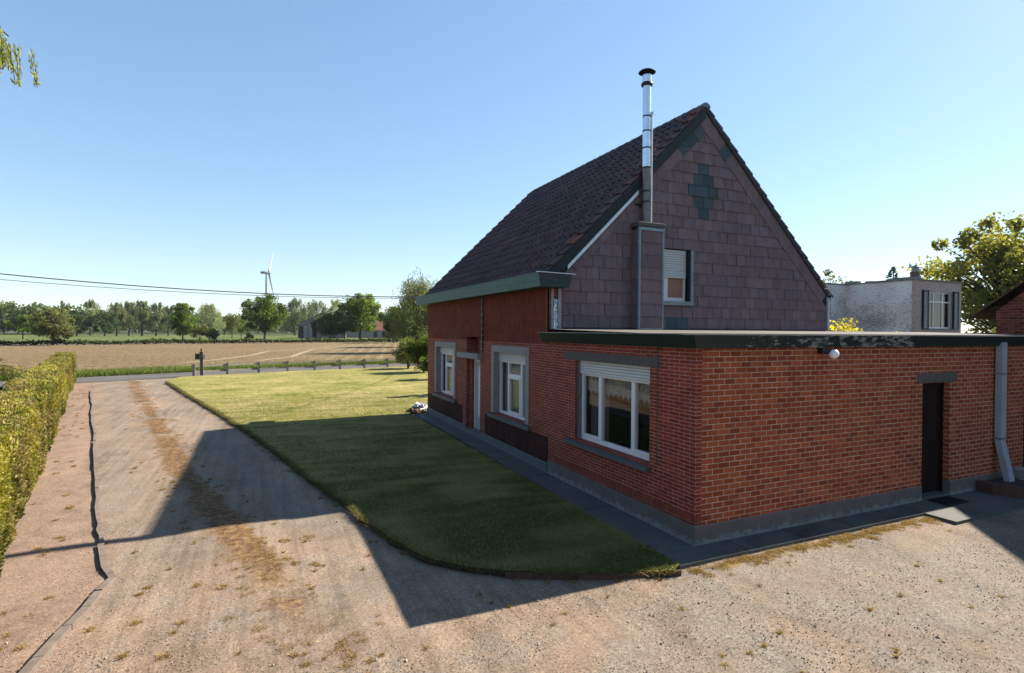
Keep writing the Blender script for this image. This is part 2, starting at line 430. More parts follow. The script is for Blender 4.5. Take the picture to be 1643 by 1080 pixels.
def glass():
    s = NT('window_glass')
    geo = s.n('NewGeometry')
    dp = s.n('VectorMath', {0: geo.outputs['Normal'], 1: geo.outputs['Incoming']}, operation='DOT_PRODUCT').outputs['Value']
    c_ = s.math('SUBTRACT', 1.0, s.math('ABSOLUTE', dp))
    k = s.math('ADD', 0.075, s.math('MULTIPLY', s.math('POWER', c_, 5.0), 0.9))
    gl = s.n('BsdfGlossy', {'Color': (0.92,0.95,0.95,1), 'Roughness': 0.0}).outputs[0]
    tr = s.n('BsdfTransparent', {'Color': (0.86,0.89,0.88,1)}).outputs[0]
    mx = s.n('MixShader', {0: k, 1: tr, 2: gl}).outputs[0]
    s.link(mx, s.t.nodes['Material Output'].inputs[0])
    return s.m
M['glass'] = glass()
def cloth(name, c, alpha=0.0, hole_scale=60):
    s = NT(name)
    s.out(c, 0.9)
    if alpha:
        h = s.noise(s.obj(), hole_scale, 2, 0.5)
        k = s.ramp(h, [(0.48, 0), (0.52, 1)])
        tr = s.n('BsdfTransparent').outputs[0]
        mx = s.n('MixShader', {0: s.math('MULTIPLY', k, alpha), 1: s.b.outputs[0], 2: tr}).outputs[0]
        s.link(mx, s.t.nodes['Material Output'].inputs[0])
    return s.m
M['lace'] = cloth('lace_valance', (0.75,0.72,0.72), 0.5)
M['drape'] = cloth('mauve_drape', (0.30,0.21,0.21))
M['net'] = cloth('net_curtain', (0.62,0.62,0.60), 0.35, 200)
M['globe'] = NT('lamp_globe').out((0.78,0.75,0.77), 0.25, K=1.0)
M['leaf'] = leaf_mat('leaf', 0.45, gain=1.6)
M['hedge_leaf'] = leaf_mat('hedge_leaf', 0.25, 0.6, gain=1.12)
M['blade'] = leaf_mat('grass_blade', 0.3, 0.7, gain=0.84)
M['dark_core'] = noisy('hedge_core', (0.02,0.022,0.008), (0.04,0.045,0.015), 9, 0.95, 0.02, 20)

# ================================================================ ground
def sheet(name, pts, z, m_, kind='structure'):
    mb = MB(); mb.poly([(x, y, z) for x, y in pts])
    return tag(mb.build(name, m_), kind=kind)

def land_mat(name, c1, c2, c3=None, sc=0.15, fine=3.0, rough=0.95, bumpd=0.05):
    s = NT(name); p = s.obj()
    a = s.noise(p, sc, 6, 0.65); b = s.noise(p, fine, 6, 0.75)
    c = s.ramp(a, [(0.35, c1), (0.65, c2)])
    if c3: c = s.mix(s.ramp(s.noise(s.scalev(p, (0.2, 1, 1)), sc*2.1, 5, 0.7), [(0.5, 0), (0.65, 1)]), c, c3)
    c = s.mix(0.6, c, s.mix(1.0, c, s.ramp(b, [(0.3, 0.55), (0.7, 1.45)]), 'MULTIPLY'))
    return s.out(c, rough, s.bump(b, 0.6, bumpd), spec=0.2)
M['land'] = land_mat('far_grassland', (0.10,0.14,0.045), (0.15,0.18,0.06), (0.20,0.16,0.10), 0.02, 0.5)
M['pasture'] = land_mat('green_pasture', (0.19,0.25,0.05), (0.26,0.31,0.08), None, 0.05, 0.8)
M['pasture_brown'] = land_mat('dry_brown_strip', (0.30,0.21,0.15), (0.37,0.27,0.19), (0.22,0.22,0.10), 0.06, 1.0)
M['verge'] = land_mat('verge_grass', (0.12,0.17,0.04), (0.20,0.25,0.07), None, 0.4, 5)
M['asphalt'] = land_mat('pale_asphalt', (0.22,0.205,0.195), (0.30,0.28,0.26), None, 0.5, 30, 0.9, 0.005)

def field_mat():
    s = NT('ploughed_soil'); p = s.obj()
    sep = s.n('SeparateXYZ', {0: p})
    wob = s.noise(p, 0.06, 2, 0.5)
    # drill rows parallel to the road on the left, running away from it on the right
    rowsA = s.math('SINE', s.math('ADD', s.math('MULTIPLY', s.math('ADD', sep.outputs[1], s.math('MULTIPLY', sep.outputs[0], -0.12)), 4.2), s.math('MULTIPLY', wob, 3.0)))
    rowsB = s.math('SINE', s.math('ADD', s.math('MULTIPLY', s.math('ADD', sep.outputs[0], s.math('MULTIPLY', sep.outputs[1], -0.22)), 3.6), s.math('MULTIPLY', wob, 6.0)))
    side = s.ramp(s.math('MULTIPLY', s.math('ADD', s.math('SUBTRACT', sep.outputs[0], s.math('MULTIPLY', sep.outputs[1], 0.10)), 12.0), 0.06), [(0.1, 0), (0.5, 1)])
    rows = s.math('ADD', s.math('MULTIPLY', rowsA, s.math('SUBTRACT', 0.55, s.math('MULTIPLY', side, 0.5))), s.math('MULTIPLY', rowsB, side))
    a = s.noise(p, 0.08, 6, 0.65); b = s.noise(s.scalev(p, (2.4, 0.75, 1)), 1.2, 7, 0.9); d = s.noise(s.scalev(p, (0.25, 1.0, 1)), 0.5, 5, 0.7)
    c = s.ramp(a, [(0.32, (0.33,0.225,0.115)), (0.68, (0.42,0.295,0.155))])
    c = s.mix(s.ramp(d, [(0.45, 0), (0.7, 0.6)]), c, (0.36,0.30,0.15))
    c = s.mix(s.math('MULTIPLY', s.ramp(rows, [(0.1, 0), (0.9, 1)]), s.math('ADD', s.math('MULTIPLY', side, 0.6), 0.12)), c, (0.50,0.42,0.22))
    c = s.mix(0.85, c, s.mix(1.0, c, s.ramp(b, [(0.40, 0.22), (0.5, 0.95), (0.62, 1.5)]), 'MULTIPLY'))
    h = s.math('ADD', s.math('MULTIPLY', b, 1.0), s.math('MULTIPLY', rows, 0.12))
    return s.out(c, 0.95, s.bump(h, 1.0, 0.14), spec=0.15, K=0.40)
M['field'] = field_mat()
M['track'] = land_mat('pale_field_track', (0.62,0.50,0.30), (0.74,0.60,0.36), None, 0.5, 3)

mb = MB(); N = 48
mb.poly([(3500*math.cos(2*math.pi*i/N), 3500*math.sin(2*math.pi*i/N), -0.25) for i in range(N)])
tag(mb.build('ground', M['land']), kind='structure')

near_edge = [(-60, 8), (-40, 17.5), (-25, 25.0), (-14.3, 30.9), (-11, 32.5), (-3.6, 35.9), (4.7, 38.3), (14, 40.2), (40, 43), (120, 50)]
far_edge = [(-62, 12), (-42, 21.5), (-27, 29.0), (-15.6, 34.7), (-12, 36.4), (-4.2, 40.0), (4.2, 42.0), (13.5, 44.2), (40, 47), (120, 54)]
sheet('field_road', near_edge + far_edge[::-1], -0.03, M['asphalt'])
vf = [(x-1.2, y+3.6+0.8*math.sin(x*0.6)) for x, y in far_edge]
sheet('roadside_verge', far_edge + vf[::-1], -0.06, M['verge'])
field_far = [(-260, 95), (-120, 106), (-44, 113), (-19, 122), (6, 131), (30, 135), (80, 142), (200, 155)]
sheet('ploughed_field', [(x, y-0.4) for x, y in vf] + [(200, 60)] + field_far[::-1] + [(-260, 20)], -0.10, M['field'])
pf1 = [(x*1.25, y+33+0.06*x) for x, y in field_far]
sheet('fallow_strip', field_far + pf1[::-1], -0.09, M['pasture_brown'])
pf2 = [(x*2.0, y+190) for x, y in field_far]
sheet('green_meadow', pf1 + pf2[::-1], -0.085, M['pasture'])
def ribbon(name, pts, wd, z, m_):
    L = []; R_ = []
    for i, (x, y) in enumerate(pts):
        a = pts[max(0, i-1)]; b = pts[min(len(pts)-1, i+1)]
        d = Vector((b[0]-a[0], b[1]-a[1])).normalized(); n = Vector((-d.y, d.x))*wd/2
        L.append((x+n.x, y+n.y)); R_.append((x-n.x, y-n.y))
    mb = MB()
    for i in range(len(pts)-1):
        mb.poly([(*L[i], z), (*R_[i], z), (*R_[i+1], z), (*L[i+1], z)])
    return tag(mb.build(name, m_), kind='structure')
ribbon('tractor_track', [(-11.6,50.5),(-8.9,56.5),(-6.4,64.7),(-4.4,77.0),(2.0,89),(12,104)], 0.7, -0.085, M['track'])
ribbon('tractor_track', [(-5.6,52.6),(-2.2,60),(-0.6,70.0),(2.0,84.0),(9.5,98.0),(17,112)], 0.7, -0.085, M['track'])

# ---- the yard: one displaced sheet, its worn zones carried as vertex masks
def dist_poly(X, Y, pts):
    D = np.full(X.shape, 1e9); S = np.zeros(X.shape)
    for (x0, y0), (x1, y1) in zip(pts[:-1], pts[1:]):
        dx, dy = x1-x0, y1-y0; L2 = dx*dx+dy*dy
        t = np.clip(((X-x0)*dx+(Y-y0)*dy)/L2, 0, 1)
        d = np.hypot(X-x0-t*dx, Y-y0-t*dy)
        cr = (X-x0)*dy-(Y-y0)*dx
        S = np.where(d < D, np.sign(cr), S); D = np.minimum(D, d)
    return D, S      # S>0: right hand side when walking along pts
def vnoise(X, Y, sc, seed=0):
    """value noise on a lattice"""
    r = np.random.default_rng(seed); G = r.random((256, 256))
    x = X*sc+100; y = Y*sc+100
    xi = np.floor(x).astype(int); yi = np.floor(y).astype(int); fx = x-xi; fy = y-yi
    fx = fx*fx*(3-2*fx); fy = fy*fy*(3-2*fy)
    g = lambda a, b: G[a % 256, b % 256]
    return (g(xi,yi)*(1-fx)+g(xi+1,yi)*fx)*(1-fy)+(g(xi,yi+1)*(1-fx)+g(xi+1,yi+1)*fx)*fy
EDGING = [(-12.62, 26.22), (-10.96, 18.92), (-9.32, 11.76), (-8.25, 7.2), (-7.64, 4.52), (-7.28, 3.0), (-6.98, 1.76), (-6.93, 0.83), (-7.02, -0.4), (-7.5, -2.2)]
WEEDS = [(-11.9, 31.5), (-10.1, 22.6), (-7.94, 12.8), (-6.75, 7.0), (-6.0, 4.1), (-5.5, 2.4), (-5.1, 0.6), (-4.6, -1.2)]
LAWN_EDGE = [(-9.957,29.166),(-8.294,22.151),(-6.702,15.827),(-5.723,11.507),(-4.958,7.908),(-4.487,5.377),(-4.03,3.297),(-3.75,1.848),(-3.484,1.057),(-3.141,0.596),(-2.648,0.206),(-2.125,-0.078),(-1.433,-0.361),(-0.815,-0.553)]
st = 0.12
xs = np.arange(-16.5, 14, st); ys = np.arange(-9, 34, st)
X, Y = np.meshgrid(xs, ys)
dE, sE = dist_poly(X, Y, EDGING); dW, _ = dist_poly(X, Y, WEEDS); dL, _ = dist_poly(X, Y, LAWN_EDGE)
soil = np.where((sE > 0) & (dE > 0.0), 1.0, 0.0)                  # left of the edging (walking towards the camera: right hand)
n1 = vnoise(X, Y, 0.8, 1); n2 = vnoise(X, Y, 2.3, 2); n3 = vnoise(X, Y, 6, 3)
weed = np.clip(1.15 - dW/(0.25+0.35*n1), 0, 1) * np.clip(0.25+1.3*n2, 0, 1) * np.clip((Y+1.5)/3, 0.0, 1) * (1-soil)
tracks = np.maximum(np.exp(-((dW-1.05)/0.45)**2), 0) * (1-soil) * np.clip((Y-0.5)/3, 0, 1)
moss = np.clip(1-np.abs(Y+0.58)/0.28, 0, 1) * np.clip((vnoise(X, Y*0.3, 1.3, 31)-0.3)*3.2, 0, 1) * np.clip((X+0.9)*3, 0, 1) * np.clip((4.6-X)*2, 0, 1) * np.clip(n2*1.6, 0, 1)
edge_moss = np.clip(1-dL/0.35, 0, 1) * n2
near_soil = np.clip(1 - dE/0.5, 0, 1)*soil
yard_grey = np.clip((X+4.5)/4, 0, 1) * np.clip((0.5-Y)/2, 0, 1)
Zg = -0.045 + 0.014*(n1-0.5) + 0.012*(n2-0.5) + 0.006*(n3-0.5) + 0.015*weed - 0.014*tracks - 0.004*soil - 0.012*near_soil
calm = np.clip((31.0+0.45*(X+14.3) - Y)/1.5, 0, 1)
Zg = Zg*calm + (-0.05)*(1-calm)
nearroad = (Y > 31.6+0.45*(X+14.3))
keep = ~nearroad & (X > -8.9-0.2235*(Y-2.02)-1.0)
ny_, nx_ = X.shape
idx = np.arange(nx_*ny_).reshape(ny_, nx_)
k = keep[:-1, :-1] & ~((X[:-1,:-1] > 0.3) & (Y[:-1,:-1] > 0.3))
F = np.stack([idx[:-1,:-1][k], idx[:-1,1:][k], idx[1:,1:][k], idx[1:,:-1][k]], 1)
me = bpy.data.meshes.new('driveway')
me.vertices.add(nx_*ny_); me.loops.add(F.size); me.polygons.add(len(F))
me.vertices.foreach_set('co', np.stack([X, Y, Zg], -1).astype(np.float32).ravel())
me.loops.foreach_set('vertex_index', F.astype(np.int32).ravel())
me.polygons.foreach_set('loop_start', np.arange(0, F.size, 4, dtype=np.int32))
me.update(calc_edges=True)
me.polygons.foreach_set('use_smooth', [True]*len(F))
for nm, arrs in (('zone', (weed, soil, tracks)), ('zone2', (moss, edge_moss, yard_grey))):
    ca = me.color_attributes.new(nm, 'FLOAT_COLOR', 'POINT')
    ca.data.foreach_set('color', np.stack(list(arrs)+[np.ones_like(X)], -1).astype(np.float32).ravel())
def yard_mat():
    s = NT('gravel_and_sand_drive'); p = s.obj()
    z1 = s.n('SeparateColor', {0: s.n('VertexColor', layer_name='zone').outputs[0]})
    z2 = s.n('SeparateColor', {0: s.n('VertexColor', layer_name='zone2').outputs[0]})
    big = s.noise(p, 0.5, 5, 0.6); mid = s.noise(p, 2.6, 7, 0.7); fine = s.noise(p, 34, 5, 0.8); grit = s.n('TexVoronoi', {'Vector': p, 'Scale': 75.0}).outputs['Color']; grit = s.noise(grit, 3.0, 2, 0.5)
    sand = s.ramp(mid, [(0.3, (0.42,0.29,0.20)), (0.7, (0.56,0.41,0.29))])
    gravel = s.ramp(mid, [(0.3, (0.34,0.265,0.20)), (0.7, (0.48,0.385,0.295))])
    c = s.mix(s.ramp(s.math('ADD', big, s.math('MULTIPLY', z2.outputs[2], 0.12)), [(0.45, 0), (0.62, 1)]), sand, gravel)
    grey = s.ramp(fine, [(0.3, (0.24,0.21,0.185)), (0.6, (0.48,0.42,0.35))])
    gk = s.ramp(s.math('ADD', s.noise(p, 1.1, 6, 0.75), s.math('MULTIPLY', z2.outputs[2], 0.10)), [(0.50, 0), (0.66, 0.75)])
    c = s.mix(gk, c, grey)
    soilc = s.ramp(mid, [(0.28, (0.38,0.26,0.195)), (0.7, (0.56,0.40,0.30))])
    c = s.mix(z1.outputs[1], c, soilc)
    c = s.mix(s.math('MULTIPLY', z1.outputs[2], 0.6), c, (0.43,0.36,0.29))
    wk = s.ramp(s.math('ADD', s.math('MULTIPLY', z1.outputs[0], 0.75), s.math('MULTIPLY', s.noise(s.scalev(p, (1, 0.7, 1)), 4, 8, 0.85), 0.85)), [(0.72, 0), (0.98, 1)])
    wc = s.ramp(s.noise(p, 11, 6, 0.85), [(0.38, (0.09,0.055,0.035)), (0.48, (0.27,0.14,0.065)), (0.58, (0.50,0.29,0.11)), (0.66, (0.52,0.40,0.28))])
    c = s.mix(s.math('MULTIPLY', wk, 0.9), c, wc)
    mk = s.ramp(s.math('ADD', s.math('MULTIPLY', z2.outputs[0], 0.7), s.math('MULTIPLY', s.noise(p, 9, 6, 0.8), 0.7)), [(0.78, 0), (0.95, 1)])
    c = s.mix(mk, c, s.ramp(s.noise(p, 14, 5, 0.8), [(0.35, (0.16,0.09,0.04)), (0.6, (0.50,0.33,0.09))]))
    # faint tyre lines along the drive and irregular damp, compacted patches
    rut = s.noise(s.n('Mapping', {'Vector': p, 'Rotation': (0, 0, rad(-13)), 'Scale': (5.5, 0.22, 1)}).outputs[0], 1.0, 5, 0.75)
    drv = s.math('MULTIPLY', s.math('SUBTRACT', 1.0, z1.outputs[1]), s.math('SUBTRACT', 1.0, z2.outputs[2]))
    c = s.mix(s.math('MULTIPLY', drv, 0.8), c, s.mix(1.0, c, s.ramp(rut, [(0.36, 0.72), (0.5, 1.0), (0.66, 1.18)]), 'MULTIPLY'))
    pt = s.noise(s.scalev(p, (1, 0.6, 1)), 0.9, 8, 0.78)
    c = s.mix(0.9, c, s.mix(1.0, c, s.ramp(pt, [(0.36, 0.70), (0.48, 1.0), (0.62, 1.14)]), 'MULTIPLY'))
    # dark crumbs, clod shadows painted on soil, scattered ochre moss specks, pale stones
    cr = s.ramp(s.math('SUBTRACT', s.noise(p, 36, 6, 0.85), s.math('MULTIPLY', z1.outputs[1], 0.03)), [(0.29, 0.45), (0.40, 1.0)])
    c = s.mix(0.9, c, s.mix(1.0, c, cr, 'MULTIPLY'))
    sp = s.ramp(s.noise(p, 13, 4, 0.8), [(0.66, 0), (0.70, 1)])
    c = s.mix(s.math('MULTIPLY', sp, s.ramp(big, [(0.4, 0.1), (0.6, 0.8)])), c, (0.48,0.30,0.12))
    c = s.mix(0.8, c, s.mix(1.0, c, s.ramp(grit, [(0.36, 0.62), (0.5, 1.0), (0.64, 1.35)]), 'MULTIPLY'))
    c = s.mix(0.6, c, s.mix(1.0, c, s.ramp(fine, [(0.3, 0.6), (0.7, 1.4)]), 'MULTIPLY'))
    h = s.math('ADD', s.math('MULTIPLY', mid, 0.5), s.math('ADD', s.math('MULTIPLY', fine, 0.25), s.math('MULTIPLY', grit, 0.32)))
    return s.out(c, 0.95, s.bump(h, 0.6, 0.016), spec=0.15, K=0.40)
me.materials.append(yard_mat())
tag(link_mesh('driveway', me), kind='structure')

# ---- lawn
def lawn_mat():
    s = NT('dry_mown_lawn'); p = s.obj()
    st_ = s.n('Mapping', {'Vector': p, 'Rotation': (0,0,rad(22)), 'Scale': (0.35, 2.2, 1)}).outputs[0]
    st2 = s.n('Mapping', {'Vector': p, 'Rotation': (0,0,rad(-14)), 'Scale': (2.0, 0.35, 1)}).outputs[0]
    a = s.noise(st_, 1.4, 6, 0.75); b = s.noise(p, 0.35, 5, 0.65); d = s.noise(p, 26, 6, 0.85); e = s.noise(st2, 2.4, 5, 0.75)
    k = s.math('ADD', s.math('MULTIPLY', a, 0.5), s.math('ADD', s.math('MULTIPLY', b, 0.3), s.math('MULTIPLY', e, 0.25)))
    c = s.ramp(k, [(0.40, (0.16,0.19,0.035)), (0.47, (0.32,0.33,0.075)), (0.53, (0.50,0.46,0.14)), (0.60, (0.74,0.60,0.28))])
    c = s.mix(0.7, c, s.mix(1.0, c, s.ramp(d, [(0.3, 0.5), (0.7, 1.4)]), 'MULTIPLY'))
    return s.out(c, 0.95, s.bump(d, 0.8, 0.03), spec=0.1, K=0.40)
M['lawn'] = lawn_mat()
M['soil_edge'] = noisy('cut_turf_edge', (0.05,0.035,0.025), (0.12,0.085,0.05), 8, 0.95, 0.02, 20)
def densify(pts, step, jit):
    out = []
    for (x0, y0), (x1, y1) in zip(pts[:-1], pts[1:]):
        n = max(1, int(math.hypot(x1-x0, y1-y0)/step))
        for i in range(n):
            t = i/n
            out.append((x0+(x1-x0)*t+rnd.uniform(-jit, jit), y0+(y1-y0)*t+rnd.uniform(-jit, jit)))
    out.append(pts[-1]); return out
ROADSIDE = [(-9.7, 32.75), (-3.6, 35.5), (4.7, 37.9), (14, 39.8), (24, 41.0)]
le = densify(LAWN_EDGE, 0.18, 0.025)
lawn_poly = le[::-1] + [(-10.1, 30.5)] + ROADSIDE + [(24, 13.6), (0.5, 13.6), (-0.66, 13.3), (-0.66, -0.45)]
ltop = 0.03
mb = MB()
mb.poly([(x, y, ltop) for x, y in lawn_poly])
mb.mi = 1
out_ = le[::-1] + [(-10.1, 30.5), ROADSIDE[0]]
for (x0, y0), (x1, y1) in zip(out_[:-1], out_[1:]):
    mb.poly([(x0, y0, ltop), (x1, y1, ltop), (x1-0.02, y1-0.02, -0.12), (x0-0.02, y0-0.02, -0.12)])
tag(mb.build('lawn', [M['lawn'], M['soil_edge']]), kind='structure')
DRV = None

# ================================================================ the house
def grid_wall(mb, axis, c0, c1, u0, u1, v0, v1, holes, zones=(), zmat=None, ucuts=(), mat_of=None):
    us = sorted(set([u0, u1] + [h[0] for h in holes] + [h[1] for h in holes] + list(ucuts)))
    vs = sorted(set([v0, v1] + [h[2] for h in holes] + [h[3] for h in holes] + list(zones)))
    us = [u for u in us if u0 <= u <= u1]; vs = [v for v in vs if v0 <= v <= v1]
    def solid(i, j):
        if i < 0 or j < 0 or i >= len(us)-1 or j >= len(vs)-1: return False
        um = (us[i]+us[i+1])/2; vm = (vs[j]+vs[j+1])/2
        return not any(h[0] < um < h[1] and h[2] < vm < h[3] for h in holes)
    P = (lambda u, v, c: (c, u, v)) if axis == 'x' else (lambda u, v, c: (u, c, v))
    for i in range(len(us)-1):
        for j in range(len(vs)-1):
            if not solid(i, j): continue
            a, b, lo, hi = us[i], us[i+1], vs[j], vs[j+1]
            mb.mi = mat_of((a+b)/2, (lo+hi)/2) if mat_of else 0
            mb.poly([P(a,lo,c0), P(b,lo,c0), P(b,hi,c0), P(a,hi,c0)])
            mb.poly([P(a,lo,c1), P(a,hi,c1), P(b,hi,c1), P(b,lo,c1)])
            if not solid(i-1, j): mb.poly([P(a,lo,c0), P(a,hi,c0), P(a,hi,c1), P(a,lo,c1)])
            if not solid(i+1, j): mb.poly([P(b,lo,c0), P(b,lo,c1), P(b,hi,c1), P(b,hi,c0)])
            if not solid(i, j-1): mb.poly([P(a,lo,c0), P(a,lo,c1), P(b,lo,c1), P(b,lo,c0)])
            if not solid(i, j+1): mb.poly([P(a,hi,c0), P(b,hi,c0), P(b,hi,c1), P(a,hi,c1)])

H = thing('brick_house', (0, 0, 0), 'red brick house with dark tiled gable roof, shingled gable end and flat-roofed front extension', 'house')
GY = 4.25                     # gable plane
APX, APZ = 4.125, 8.2
SL, SR = 0.985, 0.973         # slopes left / right
W1 = (10.29, 12.13, 0.84, 2.38); W2 = (5.28, 7.12, 0.84, 2.38); W3 = (0.98, 3.17, 0.89, 2.37)
DR = (8.10, 9.20, 0.12, 2.13); TR = (8.10, 9.20, 2.29, 2.74)

# --- long facade of the main house (plane x = 0)
mb = MB()
def fm(u, v):
    if v > 2.64: return 1
    if v < 0.72 and (u < 7.75 or u > 9.5): return 2
    return 0
grid_wall(mb, 'x', 0.0, 0.32, 4.22, 13.2, 0.20, 4.0, [W1, W2, (8.10, 9.20, 0.20, 2.13), TR], zones=(0.72, 2.64), ucuts=(7.75, 9.5), mat_of=fm)
mb.mi = 0
mb.build('facade_wall', [M['facing'], M['facing_vertical'], M['dark_brick']], H)
mb = MB(); mb.box(-0.03, 0.0, 4.24, 8.05, -0.1, 0.20); mb.box(-0.03, 0.0, 9.25, 13.22, -0.1, 0.20); mb.box(-0.028, 0.30, 8.05, 9.25, -0.1, 0.12)
mb.box(-0.035, 0.28, 8.02, 8.10, -0.1, 0.24); mb.box(-0.035, 0.28, 9.20, 9.32, -0.1, 0.24)
mb.build('stone_plinth', M['plinth_light'], H, bevel=0.006)
# end and rear walls (away from the camera)
mb = MB(); mb.box(0.32, 8.5, 13.0, 13.2, -0.1, 4.0)
mb.prism([(0.0, 13.0, 4.0), (8.45, 13.0, 4.0), (APX, 13.0, APZ-0.12)], (0, 0.2, 0))
mb.box(8.3, 8.49, GY+0.25, 13.0, -0.1, 4.0)
mb.build('rear_wall', M['brick'], H)
# gable core wall
mb = MB()
gh = (2.78, 3.66, 3.60, 4.80)
def rake(x, off=0.0): return (APZ-(APX-x)*SL if x < APX else APZ-(x-APX)*SR) - off
# core as a grid wall up to the eave and polygons above
grid_wall(mb, 'y', GY+0.03, GY+0.22, 0.33, 8.5, 2.6, 4.0, [(gh[0], gh[1], gh[2], 4.0)])
yc0, yc1 = GY+0.03, GY+0.22
o_ = 0.16
mb.prism([(0.33, yc0, 4.0), (gh[0], yc0, 4.0), (gh[0], yc0, rake(gh[0], o_)), (0.33, yc0, rake(0.33, o_))], (0, 0.19, 0))
mb.prism([(gh[0], yc0, gh[3]), (gh[1], yc0, gh[3]), (gh[1], yc0, rake(gh[1], o_)), (gh[0], yc0, rake(gh[0], o_))], (0, 0.19, 0))
mb.prism([(gh[1], yc0, 4.0), (8.5, yc0, 4.0), (APX, yc0, rake(APX, o_)), (gh[1], yc0, rake(gh[1], o_))], (0, 0.19, 0))
mb.build('gable_wall', M['shingle'] if False else M['bitumen'], H)

# --- shingles
def clip(poly, a, b, c):          # keep a*x+b*z <= c
    out = []
    for i in range(len(poly)):
        p, q = poly[i], poly[(i+1) % len(poly)]
        fp = a*p[0]+b*p[1]-c; fq = a*q[0]+b*q[1]-c
        if fp <= 0: out.append(p)
        if fp*fq < 0:
            t = fp/(fp-fq); out.append((p[0]+(q[0]-p[0])*t, p[1]+(q[1]-p[1])*t))
    return out
def shc(kind='m'):
    if kind == 'b': k = rnd.uniform(0.85, 1.15); return (0.062*k, 0.078*k, 0.090*k)
    k = rnd.uniform(0.87, 1.12); h = rnd.uniform(-0.05, 0.05)
    return (0.168*k*(1+h), 0.112*k, 0.112*k*(1-h))
def shingle(mb, poly, ybase, th=0.008, tilt=0.016, zlow=None, zhigh=None, kind='m'):
    """poly in (x,z); lower edge stands proud"""
    if len(poly) < 3: return
    zl = min(p[1] for p in poly) if zlow is None else zlow
    zh = max(p[1] for p in poly) if zhigh is None else zhigh
    mb.col = shc(kind)
    tl = tilt*rnd.uniform(0.7, 1.6)
    f = lambda p: ybase - th - tl*(zh-p[1])/max(1e-3, zh-zl)
    A = [(p[0], f(p), p[1]) for p in poly]
    cx_ = sum(p[0] for p in A)/len(A)
    mb.poly(A)
    for i in range(len(A)):
        p, q = A[i], A[(i+1) % len(A)]
        mb.poly([p, (p[0], ybase+0.004, p[2]), (q[0], ybase+0.004, q[2]), q])
mb = MB()
TW, TH = 0.305, 0.259
row = 0; z = 2.985
OFFV = 0.40                 # vertical depth of the verge strip
cxd = APX
while z < APZ-0.5:
    off = (row % 2)*0.5*TW + rnd.uniform(-0.03, 0.03)
    x = cxd - 14*TW - TW/2 + ((row % 2)*0.5*TW)
    dz_row = round((z-5.57)/TH)      # rows of the lozenge 0..4
    while x < 8.5:
        jx = rnd.uniform(-0.006, 0.006); jz = rnd.uniform(-0.004, 0.004)
        x0, x1 = max(x+0.005+jx, 0.215), min(x+TW-0.005+jx, 8.49)
        if x1-x0 > 0.02:
            kind = 'm'
            xm = x+TW/2-cxd
            if 0 <= dz_row <= 4:
                half = [0.5, 1.0, 1.5, 1.0, 0.5][dz_row]*TW+0.02
                if abs(xm) < half: kind = 'b'
            if row == 0 and 3.0 < x+TW/2 < 3.6: kind = 'b'
            z0, z1 = z+jz, min(z+TH+0.006, 99)
            pl_ = [(x0, z0), (x1, z0), (x1, z1), (x0, z1)]
            pl_ = clip(pl_, -SL, 1, APZ-OFFV-APX*SL)
            pl_ = clip(pl_, SR, 1, APZ-OFFV+APX*SR) if pl_ else pl_
            # leave the window opening and the chimney breast free
            xa, xb = gh[0]-0.02, gh[1]+0.10
            if pl_:
                xs_ = [p[0] for p in pl_]; zs_ = [p[1] for p in pl_]
                if max(xs_) > xa and min(xs_) < xb and max(zs_) > gh[2]-0.06 and min(zs_) < gh[3]+0.02:
                    parts = [clip(pl_, 1, 0, xa), clip(pl_, -1, 0, -xb)]
                    mid_ = clip(clip(pl_, -1, 0, -xa), 1, 0, xb)
                    if mid_:
                        parts += [clip(mid_, 0, 1, gh[2]-0.06), clip(mid_, 0, -1, -(gh[3]+0.02))]
                    for q in parts:
                        if q and len(q) > 2: shingle(mb, q, GY+0.03, zlow=z, zhigh=z+TH, kind=kind)
                else:
                    shingle(mb, pl_, GY+0.03, zlow=z, zhigh=z+TH, kind=kind)
        x += TW
    z += TH; row += 1
# verge tiles following both rakes
def verge(mb, x0, x1, sgn, slope, topoff, n, special=()):
    d = Vector((x1-x0, 0, rake(x1)-rake(x0))); L = d.length; d.normalize()
    down = Vector((0, 0, -1)); nrm_ = Vector((-d.z, 0, d.x));
    if nrm_.z > 0: nrm_ = -nrm_
    for i in range(n):
        a = L*i/n; b = L*(i+1)/n + 0.012
        P0 = Vector((x0, 0, rake(x0, topoff)))
        w0 = 0.345
        w_ = w0*rnd.uniform(0.97, 1.06)
        q = [P0+d*(a+0.003), P0+d*b, P0+d*b+nrm_*w_, P0+d*(a+0.003)+nrm_*w_]
        pts = [(p.x, p.z) for p in q]
        if pts[2][0]+pts[3][0] > 0: shingle(mb, [p for p in pts], GY+0.012, th=0.006, tilt=0.010, kind='b' if i in special else 'm')
verge(mb, 0.42, APX, 1, SL, 0.13, 17, special=(15, 14, 13))
verge(mb, 8.45, APX, -1, SR, 0.05, 19, special=(15,))
mb.build('gable_shingles', M['shingle'], H, colors=True)

